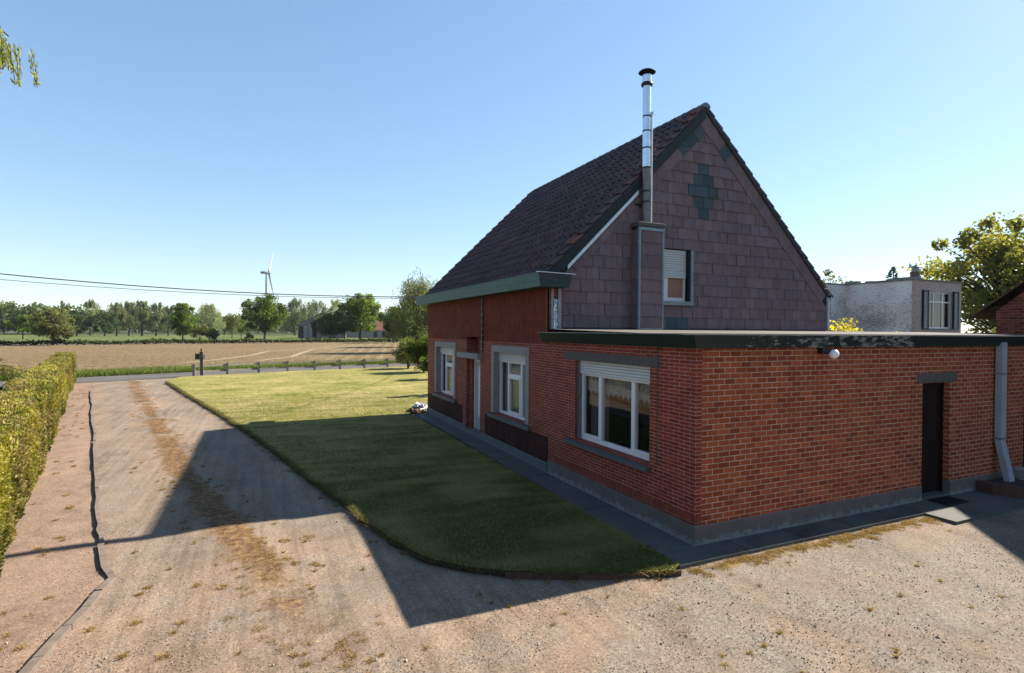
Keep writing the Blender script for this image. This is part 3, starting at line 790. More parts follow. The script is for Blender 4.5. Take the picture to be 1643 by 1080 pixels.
# edge boards and flashings of the gable
mb = MB()
yv = GY-0.045
def rakeboard(mb, x0, x1, t0, t1, y0, y1):
    A = [(x0, y0, rake(x0)-t0), (x1, y0, rake(x1)-t0), (x1, y0, rake(x1)-t1), (x0, y0, rake(x0)-t1)]
    mb.prism(A, (0, y1-y0, 0))
rakeboard(mb, -0.05, APX, 0.0, 0.27, yv, GY+0.0)
rakeboard(mb, APX+0.01, 8.56, 0.0, 0.10, GY-0.03, GY+0.0)
mb.build('verge_trim', M['bitumen'], H)
mb = MB()
rakeboard(mb, 0.42, 2.2, 0.272, 0.36, yv-0.012, yv+0.03)
mb.build('rake_flashing', M['zinc_bright'], H)
mb = MB()
mb.box(8.47, 8.53, GY-0.03, GY+0.05, 2.98, 3.95)
mb.box(8.30, 8.66, GY-0.06, GY+0.2, 4.08, 4.11)
mb.build('corner_flashing', M['zinc_bright'], H)
mb = MB()
# lead apron along the foot of the gable
for i in range(26):
    x = 0.2+i*0.325
    mb.obox((x+0.16, GY-0.035+rnd.uniform(-0.006,0.006), 2.965+rnd.uniform(-0.01,0.008)), (1,0,rnd.uniform(-0.03,0.03)), (0,1,0), (0,0.25,1), 0.17, 0.006, 0.03)
mb.build('apron_flashing', M['bitumen'], H)

# exposed party wall strip between facade and cladding: zinc strips and crumpled foil
mb = MB(); mb.box(0.0, 0.32, GY-0.034, GY+0.03, 2.70, 3.79); mb.build('cheek_wall', M['facing'], H)
mb = MB(); mb.box(0.035, 0.085, GY-0.06, GY-0.03, 2.93, 3.82); mb.box(0.185, 0.265, GY-0.075, GY-0.03, 2.93, 3.84)
mb.build('zinc_strip', M['zinc'], H, bevel=0.004)
# foil: a small crumpled grid
mb = MB(); nx1, nz1 = 6, 26
gv = [[(0.088+0.095*i/nx1, GY-0.045-rnd.uniform(0, 0.035), 2.95+0.62*j/nz1+rnd.uniform(-0.01, 0.01)) for i in range(nx1+1)] for j in range(nz1+1)]
for j in range(nz1):
    for i in range(nx1):
        mb.poly([gv[j][i], gv[j][i+1], gv[j+1][i+1]]); mb.poly([gv[j][i], gv[j+1][i+1], gv[j+1][i]])
mb.build('foil_insulation', M['foil'], H)
for ya, za in ((4.30, 2.64), (9.93, 0.75)):
    mb = MB(); mb.box(-0.004, 0.0, ya, ya+0.03, za, 3.83); mb.build('expansion_joint', M['black_metal'], H)

# --- tiled roof: both slopes, real pantile relief
def roof_slope(name, left=True):
    mb = MB()
    prof = [(0.0, 0.000), (0.12, 0.004), (0.30, -0.004), (0.55, -0.006), (0.68, 0.004), (0.78, 0.040), (0.88, 0.048), (1.0, 0.002)]
    tw = 0.236; ncol = 38; nrow = 18
    y0 = GY-0.03
    if left: ex, ez = -0.16, rake(-0.16)+0.06
    else: ex, ez = 8.62, rake(8.62)+0.06
    tx, tz = APX, APZ+0.06
    d = Vector((tx-ex, 0, tz-ez)); L = d.length; d.normalize()
    n = Vector((-d.z, 0, d.x)) if left else Vector((d.z, 0, -d.x))
    if n.z < 0: n = -n
    ex_ = L/nrow
    for r in range(nrow):
        for c in range(ncol):
            k = rnd.uniform(0.7, 1.3)
            red = rnd.random()
            if red < 0.015 or (c < 3 and r > 12 and red < 0.2): mb.col = (0.20*k, 0.075*k, 0.045*k)
            elif red < 0.25: mb.col = (0.15*k, 0.062*k, 0.052*k)
            else: mb.col = (0.105*k, 0.058*k, 0.055*k)
            jo = rnd.uniform(-0.004, 0.004); jn = rnd.uniform(-0.003, 0.004)
            ya = y0+c*tw
            P = []
            for (u, h) in prof:
                lo = Vector((ex, ya+u*tw, ez))+d*(r*ex_-0.03+jo)+n*(h+0.042+jn)
                hi = Vector((ex, ya+u*tw, ez))+d*((r+1)*ex_)+n*(h+0.002)
                P.append((lo, hi))
            for i in range(len(P)-1):
                mb.poly([P[i][0], P[i+1][0], P[i+1][1], P[i][1]])
                mb.poly([P[i][0]-n*0.018, P[i+1][0]-n*0.018, P[i+1][0], P[i][0]])
            # side nib of the verge tile
            if c in (0, ncol-1):
                q = P[0] if c == 0 else P[-1]
                mb.poly([q[0], q[1], q[1]-n*0.05, q[0]-n*0.06])
    return mb.build(name, M['rooftile'], H, colors=True)
roof_slope('tiled_roof', True)
roof_slope('tiled_roof', False)
mb = MB()
mb.prism([(-0.10, GY+0.02, rake(-0.10)+0.03), (APX, GY+0.02, APZ+0.03), (8.56, GY+0.02, rake(8.56)+0.03), (8.5, GY+0.02, rake(8.5)-0.05), (APX, GY+0.02, APZ-0.08), (0.0, GY+0.02, rake(0)-0.05)], (0, 9.0, 0))
mb.build('roof_underlay', M['bitumen'], H)
# ridge tiles
mb = MB()
for i in range(27):
    y = GY-0.05+i*0.335; z = APZ+0.055
    k = rnd.uniform(0.8, 1.3); mb.col = (0.075*k, 0.05*k, 0.05*k) if i else (0.2, 0.22, 0.25)
    for j in range(6):
        t0, t1 = math.pi*j/6, math.pi*(j+1)/6
        r0 = 0.115; r1 = 0.098
        A = lambda t, r, yy: (APX+math.cos(t)*r*1.15, yy, z-0.075+math.sin(t)*r)
        mb.poly([A(t0, r0, y), A(t1, r0, y), A(t1, r1, y+0.35), A(t0, r1, y+0.35)])
    mb.poly([(APX+math.cos(math.pi*j/6)*0.115*1.15, y, z-0.075+math.sin(math.pi*j/6)*0.115) for j in range(7)])
mb.build('ridge_tiles', M['rooftile'], H, colors=True)

# --- box gutter of the main house
mb = MB()
ga, gb = 4.0, 13.55
prof = [(-0.36, 4.07), (-0.31, 3.79), (0.02, 3.79), (0.02, 4.05)]
mb.mi = 0
mb.poly([(-0.36, ga, 4.07), (-0.36, gb, 4.07), (-0.325, gb, 3.80), (-0.325, ga, 3.80)])           # front
mb.poly([(-0.325, ga, 3.80), (-0.325, gb, 3.80), (0.0, gb, 3.80), (0.0, ga, 3.80)])               # soffit
mb.poly([(-0.30, ga, 3.99), (0.0, ga, 3.99), (0.0, gb, 3.99), (-0.30, gb, 3.99)])                  # channel
mb.poly([(-0.325, ga, 3.80), (-0.36, ga, 4.07), (-0.36, ga+0.03, 4.07)])
mb.poly([(-0.36, gb, 4.07), (-0.325, gb, 3.80), (0.0, gb, 3.80), (0.0, gb, 4.07)])
mb.box(-0.375, -0.30, ga, gb, 4.07, 4.085)
mb.poly([(-0.30, ga, 4.07), (-0.30, gb, 4.07), (-0.30, gb, 3.99), (-0.30, ga, 3.99)])
mb.box(-0.352, -0.345, ga, gb, 3.925, 3.935)
g = mb.build('box_gutter', M['green_copper'], H)
mb = MB()
mb.prism([(-0.36, ga-0.02, 4.07), (0.40, ga-0.02, 4.055), (0.335, ga-0.02, 3.79), (-0.325, ga-0.02, 3.80)], (0, 0.02, 0))
mb.prism([(-0.335, ga-0.026, 3.90), (0.362, ga-0.026, 3.895), (0.358, ga-0.026, 3.88), (-0.333, ga-0.026, 3.885)], (0, 0.01, 0))
mb.box(0.015, 0.335, ga, GY-0.02, 3.795, 3.99)
mb.build('gutter_end', M['green_plain'], g)
mb = MB(); mb.obox((0.03, ga-0.012, 4.075), (1,0,-0.02), (0,1,0), (0,0,1), 0.43, 0.045, 0.008); mb.build('gutter_lip', M['zinc_bright'], g)

# --- extension: front wall (y = 0), side wall (x = 0)
EX1 = 12.6
mb = MB()
FD = (5.09, 5.92, 0.0, 2.04)
grid_wall(mb, 'y', -0.003, 0.275, 0.108, EX1, 0.26, 2.76, [(FD[0], FD[1], 0.26, FD[3]), (8.42, 9.4, 0.26, 2.1)])
mb.build('front_wall', M['brick'], H)
mb = MB()
grid_wall(mb, 'x', 0.0, 0.27, 0.0, 4.218, 0.26, 2.76, [W3], zones=(0.40,), mat_of=lambda u, v: 1 if v < 0.40 else 0)
mb.mi = 0
mb.build('side_wall', [M['facing'], M['soldier']], H)
mb = MB()
mb.box(-0.022, 0.26, -0.022, 4.218, -0.12, 0.262)
mb.box(0.26, FD[0], -0.02, 0.262, -0.12, 0.258); mb.box(FD[1], 8.42, -0.02, 0.262, -0.12, 0.258); mb.box(9.4, EX1, -0.02, 0.262, -0.12, 0.258)
mb.build('plinth', M['plinth'], H, bevel=0.008)
mb = MB(); mb.box(4.93, 6.10, -0.018, 0.20, 2.045, 2.215); mb.build('door_lintel', M['lintel'], H, bevel=0.006)
# flat roof
mb = MB()
mb.poly([(-0.15, -0.14, 2.865), (EX1, -0.14, 2.865), (EX1, GY+0.04, 2.955), (-0.15, GY+0.04, 2.955)])
mb.box(8.52, EX1, GY+0.04, GY+0.25, 2.6, 2.96)
mb.poly([(0.05, 0.05, 2.70), (EX1, 0.05, 2.70), (EX1, GY, 2.70), (0.05, GY, 2.70)])
M['roofing'] = noisy('weathered_roofing_felt', (0.16,0.135,0.115), (0.26,0.22,0.19), 1.5, 0.9, 0.008, 30, 0, (0.07,0.06,0.055))
mb.build('flat_roof', M['roofing'], H)
def cornice(mb, out_top, out_bot, zt, zb):
    """flared fascia running along the side and the front"""
    x0t, y0t = -out_top-0.03, -out_top; x0b, y0b = -out_bot, -out_bot
    yl = 4.30
    mb.poly([(x0t, yl, zt), (x0b, yl+0.06, zb), (x0b, y0b, zb), (x0t, y0t, zt)])
    mb.poly([(x0t, y0t, zt), (x0b, y0b, zb), (EX1, y0b, zb), (EX1, y0t, zt)])
    mb.poly([(x0b, yl, zb), (0.02, yl, zb), (0.02, 0.02, zb), (x0b, y0b, zb)])
    mb.poly([(x0b, y0b, zb), (0.02, 0.02, zb), (EX1, 0.02, zb), (EX1, y0b, zb)])
    mb.poly([(x0t, yl, zt), (0.0, yl, zt), (0.0, yl+0.06, zb), (x0b, yl+0.06, zb)])
mb = MB(); cornice(mb, 0.162, 0.09, 2.87, 2.685)
c_ = mb.build('fascia', M['green'], H)
mb = MB()
mb.box(-0.20, -0.16, -0.13, 4.34, 2.872, 2.888); mb.box(-0.20, EX1, -0.17, -0.13, 2.872, 2.888)
M['roof_edge'] = noisy('roof_edge_trim', (0.40,0.37,0.33), (0.60,0.57,0.52), 3, 0.6, 0.004, 25, 0, (0.2,0.18,0.16))
mb.build('edge_trim', M['roof_edge'], c_)
# rear and inner walls of the extension, floor and dark rooms behind the windows
mb = MB(); mb.box(8.5, EX1, 4.10, 4.28, -0.1, 2.7); mb.box(EX1-0.2, EX1, 0.28, 4.1, -0.1, 2.7)
mb.build('extension_back_wall', M['brick'], H)

# --- windows
def room(name, x0, x1, y0, y1, z0, z1, parent):
    mb = MB()
    for q in ([(x1,y0,z0),(x1,y1,z0),(x1,y1,z1),(x1,y0,z1)], [(x0,y0,z0),(x1,y0,z0),(x1,y0,z1),(x0,y0,z1)], [(x0,y1,z0),(x1,y1,z0),(x1,y1,z1),(x0,y1,z1)],
              [(x0,y0,z0),(x1,y0,z0),(x1,y1,z0),(x0,y1,z0)], [(x0,y0,z1),(x1,y0,z1),(x1,y1,z1),(x0,y1,z1)]):
        mb.poly(q)
    return mb.build(name, M['room'], parent)
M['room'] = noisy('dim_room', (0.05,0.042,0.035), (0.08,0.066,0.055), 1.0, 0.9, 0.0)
def curtain(name, m_, parent, x, y0, y1, z0, z1, waves=10, amp=0.02, scallop=0.0, nseg=60):
    mb = MB(); P = []
    for i in range(nseg+1):
        t = i/nseg; y = y0+(y1-y0)*t
        dx = math.sin(t*waves*2*math.pi)*amp+math.sin(t*waves*4.7)*amp*0.4
        zb = z0 + (abs(math.sin(t*waves*math.pi))*scallop if scallop else 0)
        P.append(((x+dx*0.4, y, z1), (x+dx, y, zb)))
    for a, b in zip(P[:-1], P[1:]): mb.poly([a[0], b[0], b[1], a[1]])
    return mb.build(name, m_, parent, smooth=True)
def frame_bars(mb, xf, bars, depth=0.07):
    for (y0, y1, z0, z1, dx) in bars: mb.box(xf-dx, xf+depth, y0, y1, z0, z1)

def facade_window(W, first):
    y0, y1, z0, z1 = W
    xf = 0.15
    win = MB()
    zt = z1-0.20                                    # below the shutter box
    f = 0.055
    bars = [(y0, y0+f, z0, zt, 0), (y1-f, y1, z0, zt, 0), (y0+f, y1-f, z0, z0+f+0.015, 0), (y0+f, y1-f, zt-f, zt, 0)]
    ym0 = y0+(y1-y0)*0.30; ym1 = y0+(y1-y0)*0.70
    frame_bars(win, xf, bars)
    for ym in (ym0, ym1): frame_bars(win, xf, [(ym-0.04, ym+0.04, z0+f+0.015, zt-f, 0.004)])
    zr = z0+(zt-z0)*0.74
    frame_bars(win, xf, [(ym0+0.04, ym1-0.04, zr-0.035, zr+0.035, 0.006)])
    # casement in the middle light
    frame_bars(win, xf-0.018, [(ym0+0.04, ym0+0.085, z0+f+0.015, zr-0.035, 0), (ym1-0.085, ym1-0.04, z0+f+0.015, zr-0.035, 0),
                         (ym0+0.085, ym1-0.085, z0+f+0.015, z0+f+0.065, 0), (ym0+0.085, ym1-0.085, zr-0.085, zr-0.035, 0)], 0.06)
    o = win.build('window', M['white_pvc'], H, bevel=0.004)
    g_ = MB(); g_.poly([(xf+0.035, y0+f, z0+f), (xf+0.035, y1-f, z0+f), (xf+0.035, y1-f, zt-f), (xf+0.035, y0+f, zt-f)]); g_.build('pane', M['glass'], o)
    sh = MB()
    for i in range(4):
        zz = z1-0.055*(i+1)+0.0
        sh.box(xf-0.035, xf+0.05, y0+0.012, y1-0.012, zz+0.003, zz+0.055)
    sh.build('roller_shutter', M['shutter'], o, bevel=0.006)
    sr = MB()
    t = 0.165
    sr.box(-0.022, 0.0, y0-t, y0, z0-0.0, z1+t-0.001); sr.box(-0.022, 0.0, y1, y1+t, z0-0.0, z1+t-0.001); sr.box(-0.022, 0.0, y0, y1, z1, z1+t-0.001)
    sr.box(-0.022, 0.24, y0+0.0005, y0+0.006, z0, z1-0.006); sr.box(-0.022, 0.24, y1-0.006, y1-0.0005, z0, z1-0.006); sr.box(-0.022, 0.24, y0, y1, z1-0.006, z1-0.0005)
    sr.build('stone_surround', M['stone'], o, bevel=0.004)
    sl_ = MB(); sl_.prism([(-0.085, y0-t-0.1, z0-0.115), (-0.085, y0-t-0.1, z0-0.035), (0.14, y0-t-0.1, z0-0.004), (0.14, y0-t-0.1, z0-0.115)], (0, y1-y0+2*t+0.2, 0))
    sl_.build('sill', M['sill'], o, bevel=0.006)
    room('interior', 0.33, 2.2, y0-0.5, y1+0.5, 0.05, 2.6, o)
    curtain('curtain', M['net'], o, 0.28, y0+0.05, ym0+0.1, z0, zt, 5, 0.015)
    curtain('curtain', M['net'], o, 0.29, ym0+0.05, y1-0.05, z0, zt, 12, 0.012)
    curtain('curtain', M['drape'], o, 0.34, y1-0.42, y1-0.02, z0, zt, 4, 0.02)
    return o
facade_window(W2, True)
facade_window(W1, False)

# large window of the extension
y0, y1, z0, z1 = W3; xf = 0.13; zt = z1-0.235
win = MB(); f = 0.06
frame_bars(win, xf, [(y0, y0+f, z0, zt, 0), (y1-f-0.02, y1, z0, zt, 0), (y0+f, y1-f-0.02, z0, z0+f+0.02, 0), (y0+f, y1-f-0.02, zt-0.05, zt, 0)])
for ym in (1.56, 2.52): frame_bars(win, xf, [(ym-0.045, ym+0.045, z0+f+0.02, zt-0.05, 0.006)])
frame_bars(win, xf-0.02, [(y0+f, 1.515, z0+f+0.02, z0+f+0.06, 0), (2.565, y1-f-0.02, z0+f+0.02, z0+f+0.06, 0)], 0.05)
o3 = win.build('window', M['white_pvc'], H, label='large three-light window of the extension with lace valance', bevel=0.004)
g_ = MB(); g_.poly([(xf+0.03, y0+f, z0+f), (xf+0.03, y1-f, z0+f), (xf+0.03, y1-f, zt-0.05), (xf+0.03, y0+f, zt-0.05)]); g_.build('pane', M['glass'], o3)
sh = MB()
for i in range(5): sh.box(xf-0.05, xf+0.05, y0+0.01, y1-0.04, z1-0.052*(i+1)+0.0235, z1-0.052*i+0.02 - 0.0)
sh2 = MB()
for i in range(5):
    zz = z1-0.004-0.049*(i+1); sh2.box(xf-0.05, xf+0.05, y0+0.01, y1-0.045, zz+0.003, zz+0.049)
sh2.build('roller_shutter', M['shutter'], o3, bevel=0.008)
rl = MB(); rl.box(0.05, xf, y1-0.035, y1-0.004, z0, z1); rl.build('shutter_rail', M['zinc'], o3)
sl_ = MB(); sl_.prism([(-0.095, y0-0.03, z0-0.105), (-0.095, y0-0.03, z0-0.045), (0.13, y0-0.03, z0-0.004), (0.13, y0-0.03, z0-0.105)], (0, y1-y0+0.30, 0))
sl_.build('sill', M['sill'], o3, bevel=0.006)
ln = MB(); ln.box(-0.006, 0.20, 0.76, 3.58, 2.372, 2.525); ln.build('lintel', M['lintel'], o3)
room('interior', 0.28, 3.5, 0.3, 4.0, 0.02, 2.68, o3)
curtain('valance', M['lace'], o3, 0.24, y0+0.02, y1-0.04, zt-0.42, zt, 15, 0.014, 0.09, 180)
curtain('drape', M['drape'], o3, 0.34, y1-0.62, y1-0.05, 0.3, zt, 5, 0.03)
# a table with a dark sofa back, faintly visible in the room
mb = MB(); mb.box(1.3, 1.9, 1.0, 2.9, 0.3, 1.15); mb.build('sofa', M['black'], o3, bevel=0.06)

# front door recess with canopy and transom light
mb = MB(); mb.box(0.22, 0.26, DR[0], DR[1], 0.12, 2.13)
d = mb.build('front_door', M['door_white'], H, label='pale front door in a deep brick recess', bevel=0.004)
mb = MB(); mb.box(0.19, 0.22, 8.105, 8.19, 0.14, 2.12); mb.box(0.19, 0.22, 8.99, 9.06, 0.14, 2.12); mb.box(0.19, 0.22, 8.19, 8.99, 2.03, 2.12); mb.box(0.20,0.22,8.55,8.75,0.5,1.9)
mb.build('door_frame', M['white_pvc'], d)
mb = MB(); mb.box(0.11, 0.218, 9.06, 9.198, 0.12, 2.128); mb.build('recess_pier', M['facing'], d)
mb = MB(); mb.tube((0.17, 8.30, 1.08), (0.22, 8.30, 1.08), 0.012); mb.box(0.155, 0.17, 8.28, 8.42, 1.07, 1.09); mb.build('handle', M['black_metal'], d)
mb = MB(); mb.box(-0.14, 0.30, 7.97, 9.66, 2.135, 2.285); mb.build('door_canopy', M['stone'], H, bevel=0.01)
mb = MB(); mb.box(0.33, 0.37, TR[0], TR[1], TR[2]-0.01, TR[3]+0.01); mb.build('recess_back', M['facing'], H)
mb = MB(); y0, y1, z0, z1 = 8.16, 8.62, 2.33, 2.70
mb.box(0.20, 0.26, y0, y0+0.05, z0, z1); mb.box(0.20, 0.26, y1-0.05, y1, z0, z1); mb.box(0.20, 0.26, y0+0.05, y1-0.05, z0, z0+0.05); mb.box(0.20, 0.26, y0+0.05, y1-0.05, z1-0.05, z1)
t_ = mb.build('transom_window', M['white_pvc'], H)
mb = MB(); mb.poly([(0.23, y0+0.05, z0+0.05), (0.23, y1-0.05, z0+0.05), (0.23, y1-0.05, z1-0.05), (0.23, y0+0.05, z1-0.05)]); mb.build('pane', M['glass'], t_)
# conduit on the upper facade
mb = MB(); mb.box(-0.035, 0.0, 7.89, 7.94, 2.34, 3.80); c0 = mb.build('conduit', M['black_metal'], H)
for i in range(8):
    mb = MB(); mb.box(-0.042, -0.001, 7.875, 7.955, 2.42+i*0.18, 2.435+i*0.18); mb.build('bracket', M['zinc'], c0)
mb = MB(); mb.tube((-0.012, 0.79, 0.95), (-0.012, 0.79, 2.68), 0.006, n=6); mb.box(-0.02, 0.0, 0.78, 0.80, 0.93, 0.97); mb.build('cable', M['lintel'], H)

# side door of the extension
mb = MB()
bw = (FD[1]-FD[0]-0.10)/9
for i in range(9):
    x = FD[0]+0.05+i*bw
    mb.box(x+0.004, x+bw-0.004, 0.14, 0.175, 0.06, 1.99)
mb.box(FD[0]+0.05, FD[1]-0.05, 0.165, 0.19, 0.06, 1.99)
d2 = mb.build('side_door', M['door'], H, label='dark boarded door in the front brick wall', bevel=0.003)
mb = MB(); mb.box(FD[0]+0.003, FD[0]+0.05, 0.10, 0.20, 0.03, 2.035); mb.box(FD[1]-0.05, FD[1]-0.003, 0.10, 0.20, 0.03, 2.035); mb.box(FD[0]+0.05, FD[1]-0.05, 0.10, 0.20, 1.99, 2.035)
mb.build('door_frame', M['door'], d2)
mb = MB(); mb.box(FD[0]+0.085, FD[0]+0.115, 0.125, 0.14, 0.96, 1.12); mb.box(FD[0]+0.09, FD[0]+0.20, 0.085, 0.10, 1.055, 1.075); mb.box(FD[0]+0.09, FD[0]+0.11, 0.10, 0.125, 1.055, 1.075)
mb.build('handle', M['steel'], d2)
mb = MB(); mb.box(FD[0], FD[1], -0.02, 0.24, -0.05, 0.045); mb.build('door_sill', M['sill'], H, bevel=0.005)
mb = MB(); mb.box(8.42, 9.4, 0.16, 0.2, 0.02, 2.1); mb.build('second_door', M['door'], H)
mb = MB(); mb.poly([(FD[0]-0.3, 1.2, 0), (FD[1]+0.3, 1.2, 0), (FD[1]+0.3, 1.2, 2.3), (FD[0]-0.3, 1.2, 2.3)]); 

# downpipe: rectangular, grey painted, kicks out at the foot
mb = MB()
mb.obox((7.40, -0.085, 1.83), (1,0,0), (0,1,0), (0,0,1), 0.078, 0.06, 0.92)
mb.obox((7.40, -0.155, 0.545), (1,0,0), (0,0.80,-0.17), Vector((0.0, 0.17, 0.80)), 0.078, 0.055, 0.41)
M['pipe_grey'] = noisy('grey_painted_downpipe', (0.40,0.40,0.46), (0.52,0.52,0.58), 3, 0.4, 0.001, K=0.6)
dp = mb.build('downpipe', M['pipe_grey'], H, bevel=0.008)
for zz in (2.15, 0.93):
    mb = MB(); mb.box(7.31, 7.49, -0.152, 0.0, zz, zz+0.02); mb.build('pipe_clamp', M['zinc'], dp)
# globe lamp
mb = MB(); mb.sphere((2.56, -0.16, 2.585), 0.072, 24, 16); lm = mb.build('wall_lamp', M['globe'], H, smooth=True)
mb = MB(); mb.box(2.40, 2.50, -0.09, -0.002, 2.59, 2.682); mb.tube((2.47, -0.06, 2.64), (2.545, -0.13, 2.61), 0.03, 0.045, 12); mb.build('lamp_bracket', M['black_metal'], lm)

# gable window
yw = GY+0.08
mb = MB(); f = 0.05
x0, x1, z0, z1 = gh
mb.box(x0+0.02, x1-0.005, yw, yw+0.07, z0+0.02, z0+0.10)
mb.box(x0, 3.14, yw, yw+0.07, z0+0.10, z1-0.02); mb.box(3.60, 3.655, yw, yw+0.07, z0+0.10, z1-0.02)
gw = mb.build('gable_window', M['white_pvc'], H, label='small gable window with half lowered shutter and brown board')
mb = MB(); mb.box(3.14, 3.60, yw+0.03, yw+0.045, z0+0.10, z1-0.55); mb.build('board', M['brown_board'], gw)
mb = MB()
for i in range(12): mb.box(x0, 3.65, yw-0.03, yw+0.02, z1-0.055-i*0.054, z1-0.006-i*0.054)
mb.build('roller_shutter', M['shutter'], gw, bevel=0.005)
mb = MB(); mb.box(x1-0.0, x1+0.02, GY-0.05, GY+0.24, z0-0.02, z1)
mb.build('reveal_flashing', M['bitumen'], gw)
mb = MB(); mb.box(x1+0.02, x1+0.10, GY-0.085, GY-0.03, z0-0.03, z1-0.01); mb.box(2.72, x1+0.10, GY-0.09, GY+0.12, z0-0.085, z0+0.01); mb.build('zinc_surround', M['zinc'], gw, bevel=0.004)
mb = MB(); mb.box(x0-0.2, x1+0.1, GY+0.23, GY+0.26, z0-0.2, z1+0.1); mb.build('blind_back', M['black'], gw)

# chimney breast with shingles, zinc corner strips and cap
CX0, CX1, CY = 2.06, 2.72, 3.99
CT = 5.20
mb = MB(); mb.box(CX0+0.012, CX1-0.012, CY+0.012, GY+0.02, 2.9, CT)
cb = mb.build('chimney_breast', M['bitumen'], H)
mb = MB()
nr = 8; hh = (CT-0.08-2.98)/nr
for i in range(nr):
    z = 2.98+i*hh
    shingle(mb, [(CX0+0.06, z), (CX1-0.03, z), (CX1-0.03, z+hh), (CX0+0.06, z+hh)], CY+0.006, zlow=z, zhigh=z+hh)
for i in range(nr*1+0):
    z = 2.98+i*hh
    mb.col = tuple(a*0.85 for a in shc())
    mb.poly([(CX0-0.018, CY+0.03, z), (CX0-0.018, GY-0.005, z), (CX0-0.004, GY-0.005, z+hh+0.01), (CX0-0.004, CY+0.03, z+hh+0.01)])
    mb.poly([(CX0-0.018, CY+0.03, z), (CX0-0.018, GY-0.005, z), (CX0+0.01, GY-0.005, z), (CX0+0.01, CY+0.03, z)])
mb.build('breast_shingles', M['shingle'], cb, colors=True)
mb = MB(); mb.box(CX0-0.012, CX0+0.045, CY-0.022, CY+0.0, 2.96, CT-0.02); mb.box(CX0-0.024, CX0-0.0, CY-0.022, CY+0.05, 2.96, CT-0.02)
mb.box(CX1-0.035, CX1+0.012, CY-0.022, CY+0.0, 2.96, CT-0.0); mb.box(CX0+0.02, CX1+0.014, CY-0.028, CY-0.006, CT-0.09, CT-0.02)
mb.box(CX0+0.0, CX1, CY-0.03, CY+0.0, 2.955, 2.985)
mb.build('zinc_edging', M['zinc'], cb, bevel=0.003)
mb = MB(); mb.box(CX0-0.04, CX1+0.03, CY-0.045, GY, CT-0.005, CT+0.085); mb.build('chimney_cap', M['lintel'], cb, bevel=0.012)
# flue
fx, fy = 2.36, 4.12
mb = MB(); mb.tube((fx, fy, CT+0.08), (fx-0.01, fy, 6.50), 0.090, 0.090, 28, False)
fl = mb.build('flue', M['flue_dirty'], H, smooth=True)
mb = MB(); mb.tube((fx-0.01, fy, 6.50), (fx-0.02, fy, 8.35), 0.090, 0.090, 32, False)
mb.build('steel_flue', M['steel'], fl, smooth=True)
for zz in (5.75, 5.98, 6.50, 6.93, 7.30, 7.62):
    mb = MB(); mb.tube((fx-0.015, fy, zz), (fx-0.015, fy, zz+0.03), 0.095, 0.095, 28); mb.build('clamp_ring', M['black_metal'], fl)
mb = MB(); mb.box(fx-0.22, fx+0.2, fy+0.10, fy+0.14, 5.70, 5.74); mb.build('wall_bracket', M['black_metal'], fl)
mb = MB(); mb.tube((fx+0.055, fy-0.09, CT+0.09), (fx+0.055, fy-0.09, 7.68), 0.018, 0.018, 10); mb.box(fx+0.035, fx+0.075, fy-0.115, fy-0.075, 7.66, 7.72)
mb.build('stay_rod', M['zinc_bright'], fl)
mb = MB(); mb.tube((fx-0.02, fy, 8.30), (fx-0.02, fy, 8.34), 0.115, 0.132, 28); mb.tube((fx-0.02, fy, 8.34), (fx-0.02, fy, 8.37), 0.132, 0.12, 28)
mb.tube((fx-0.02, fy, 8.60), (fx-0.02, fy, 8.625), 0.188, 0.168, 32); mb.tube((fx-0.02, fy, 8.625), (fx-0.02, fy, 8.66), 0.168, 0.025, 32)
for k_ in range(4):
    a = k_*math.pi/2+0.4; mb.box(fx-0.02+0.08*math.cos(a)-0.008, fx-0.02+0.08*math.cos(a)+0.008, fy+0.08*math.sin(a)-0.008, fy+0.08*math.sin(a)+0.008, 8.36, 8.61)
mb.build('rain_cap', M['black_metal'], fl)
mb = MB(); mb.tube((fx-0.02, fy, 8.37), (fx-0.02, fy, 8.53), 0.100, 0.108, 28, False); mb.build('cowl', M['steel'], fl, smooth=True)

# ---- concrete path round the house
mb = MB()
mb.poly([(-0.64, -0.055, 0.0), (-0.026, -0.055, 0.0), (-0.026, 13.15, 0.0), (-0.50, 13.15, 0.0)])
mb.prism([(-0.64, -0.055, 0.0), (-0.64, -0.055, -0.09), (-0.50, 13.15, -0.09), (-0.50, 13.15, 0.0)], (0.01, 0, 0))
mb.box(-0.645, 4.40, -0.44, -0.065, -0.12, 0.002)
mb.box(4.408, 8.4, -0.89, -0.02, -0.12, 0.004); mb.box(-0.025, 4.40, -0.063, -0.02, -0.12, 0.0)
tag(mb.build('concrete_path', M['slab']), kind='structure')
mb = MB()
for yy in (1.9, 4.1, 6.4, 8.7, 11.0): mb.box(-0.62, -0.03, yy-0.005, yy+0.005, 0.001, 0.0035)
for xx in (0.55, 1.65, 2.75, 3.8): mb.box(xx-0.005, xx+0.005, -0.43, -0.03, 0.003, 0.0055)
tag(mb.build('path_joints', M['bitumen']), kind='structure')

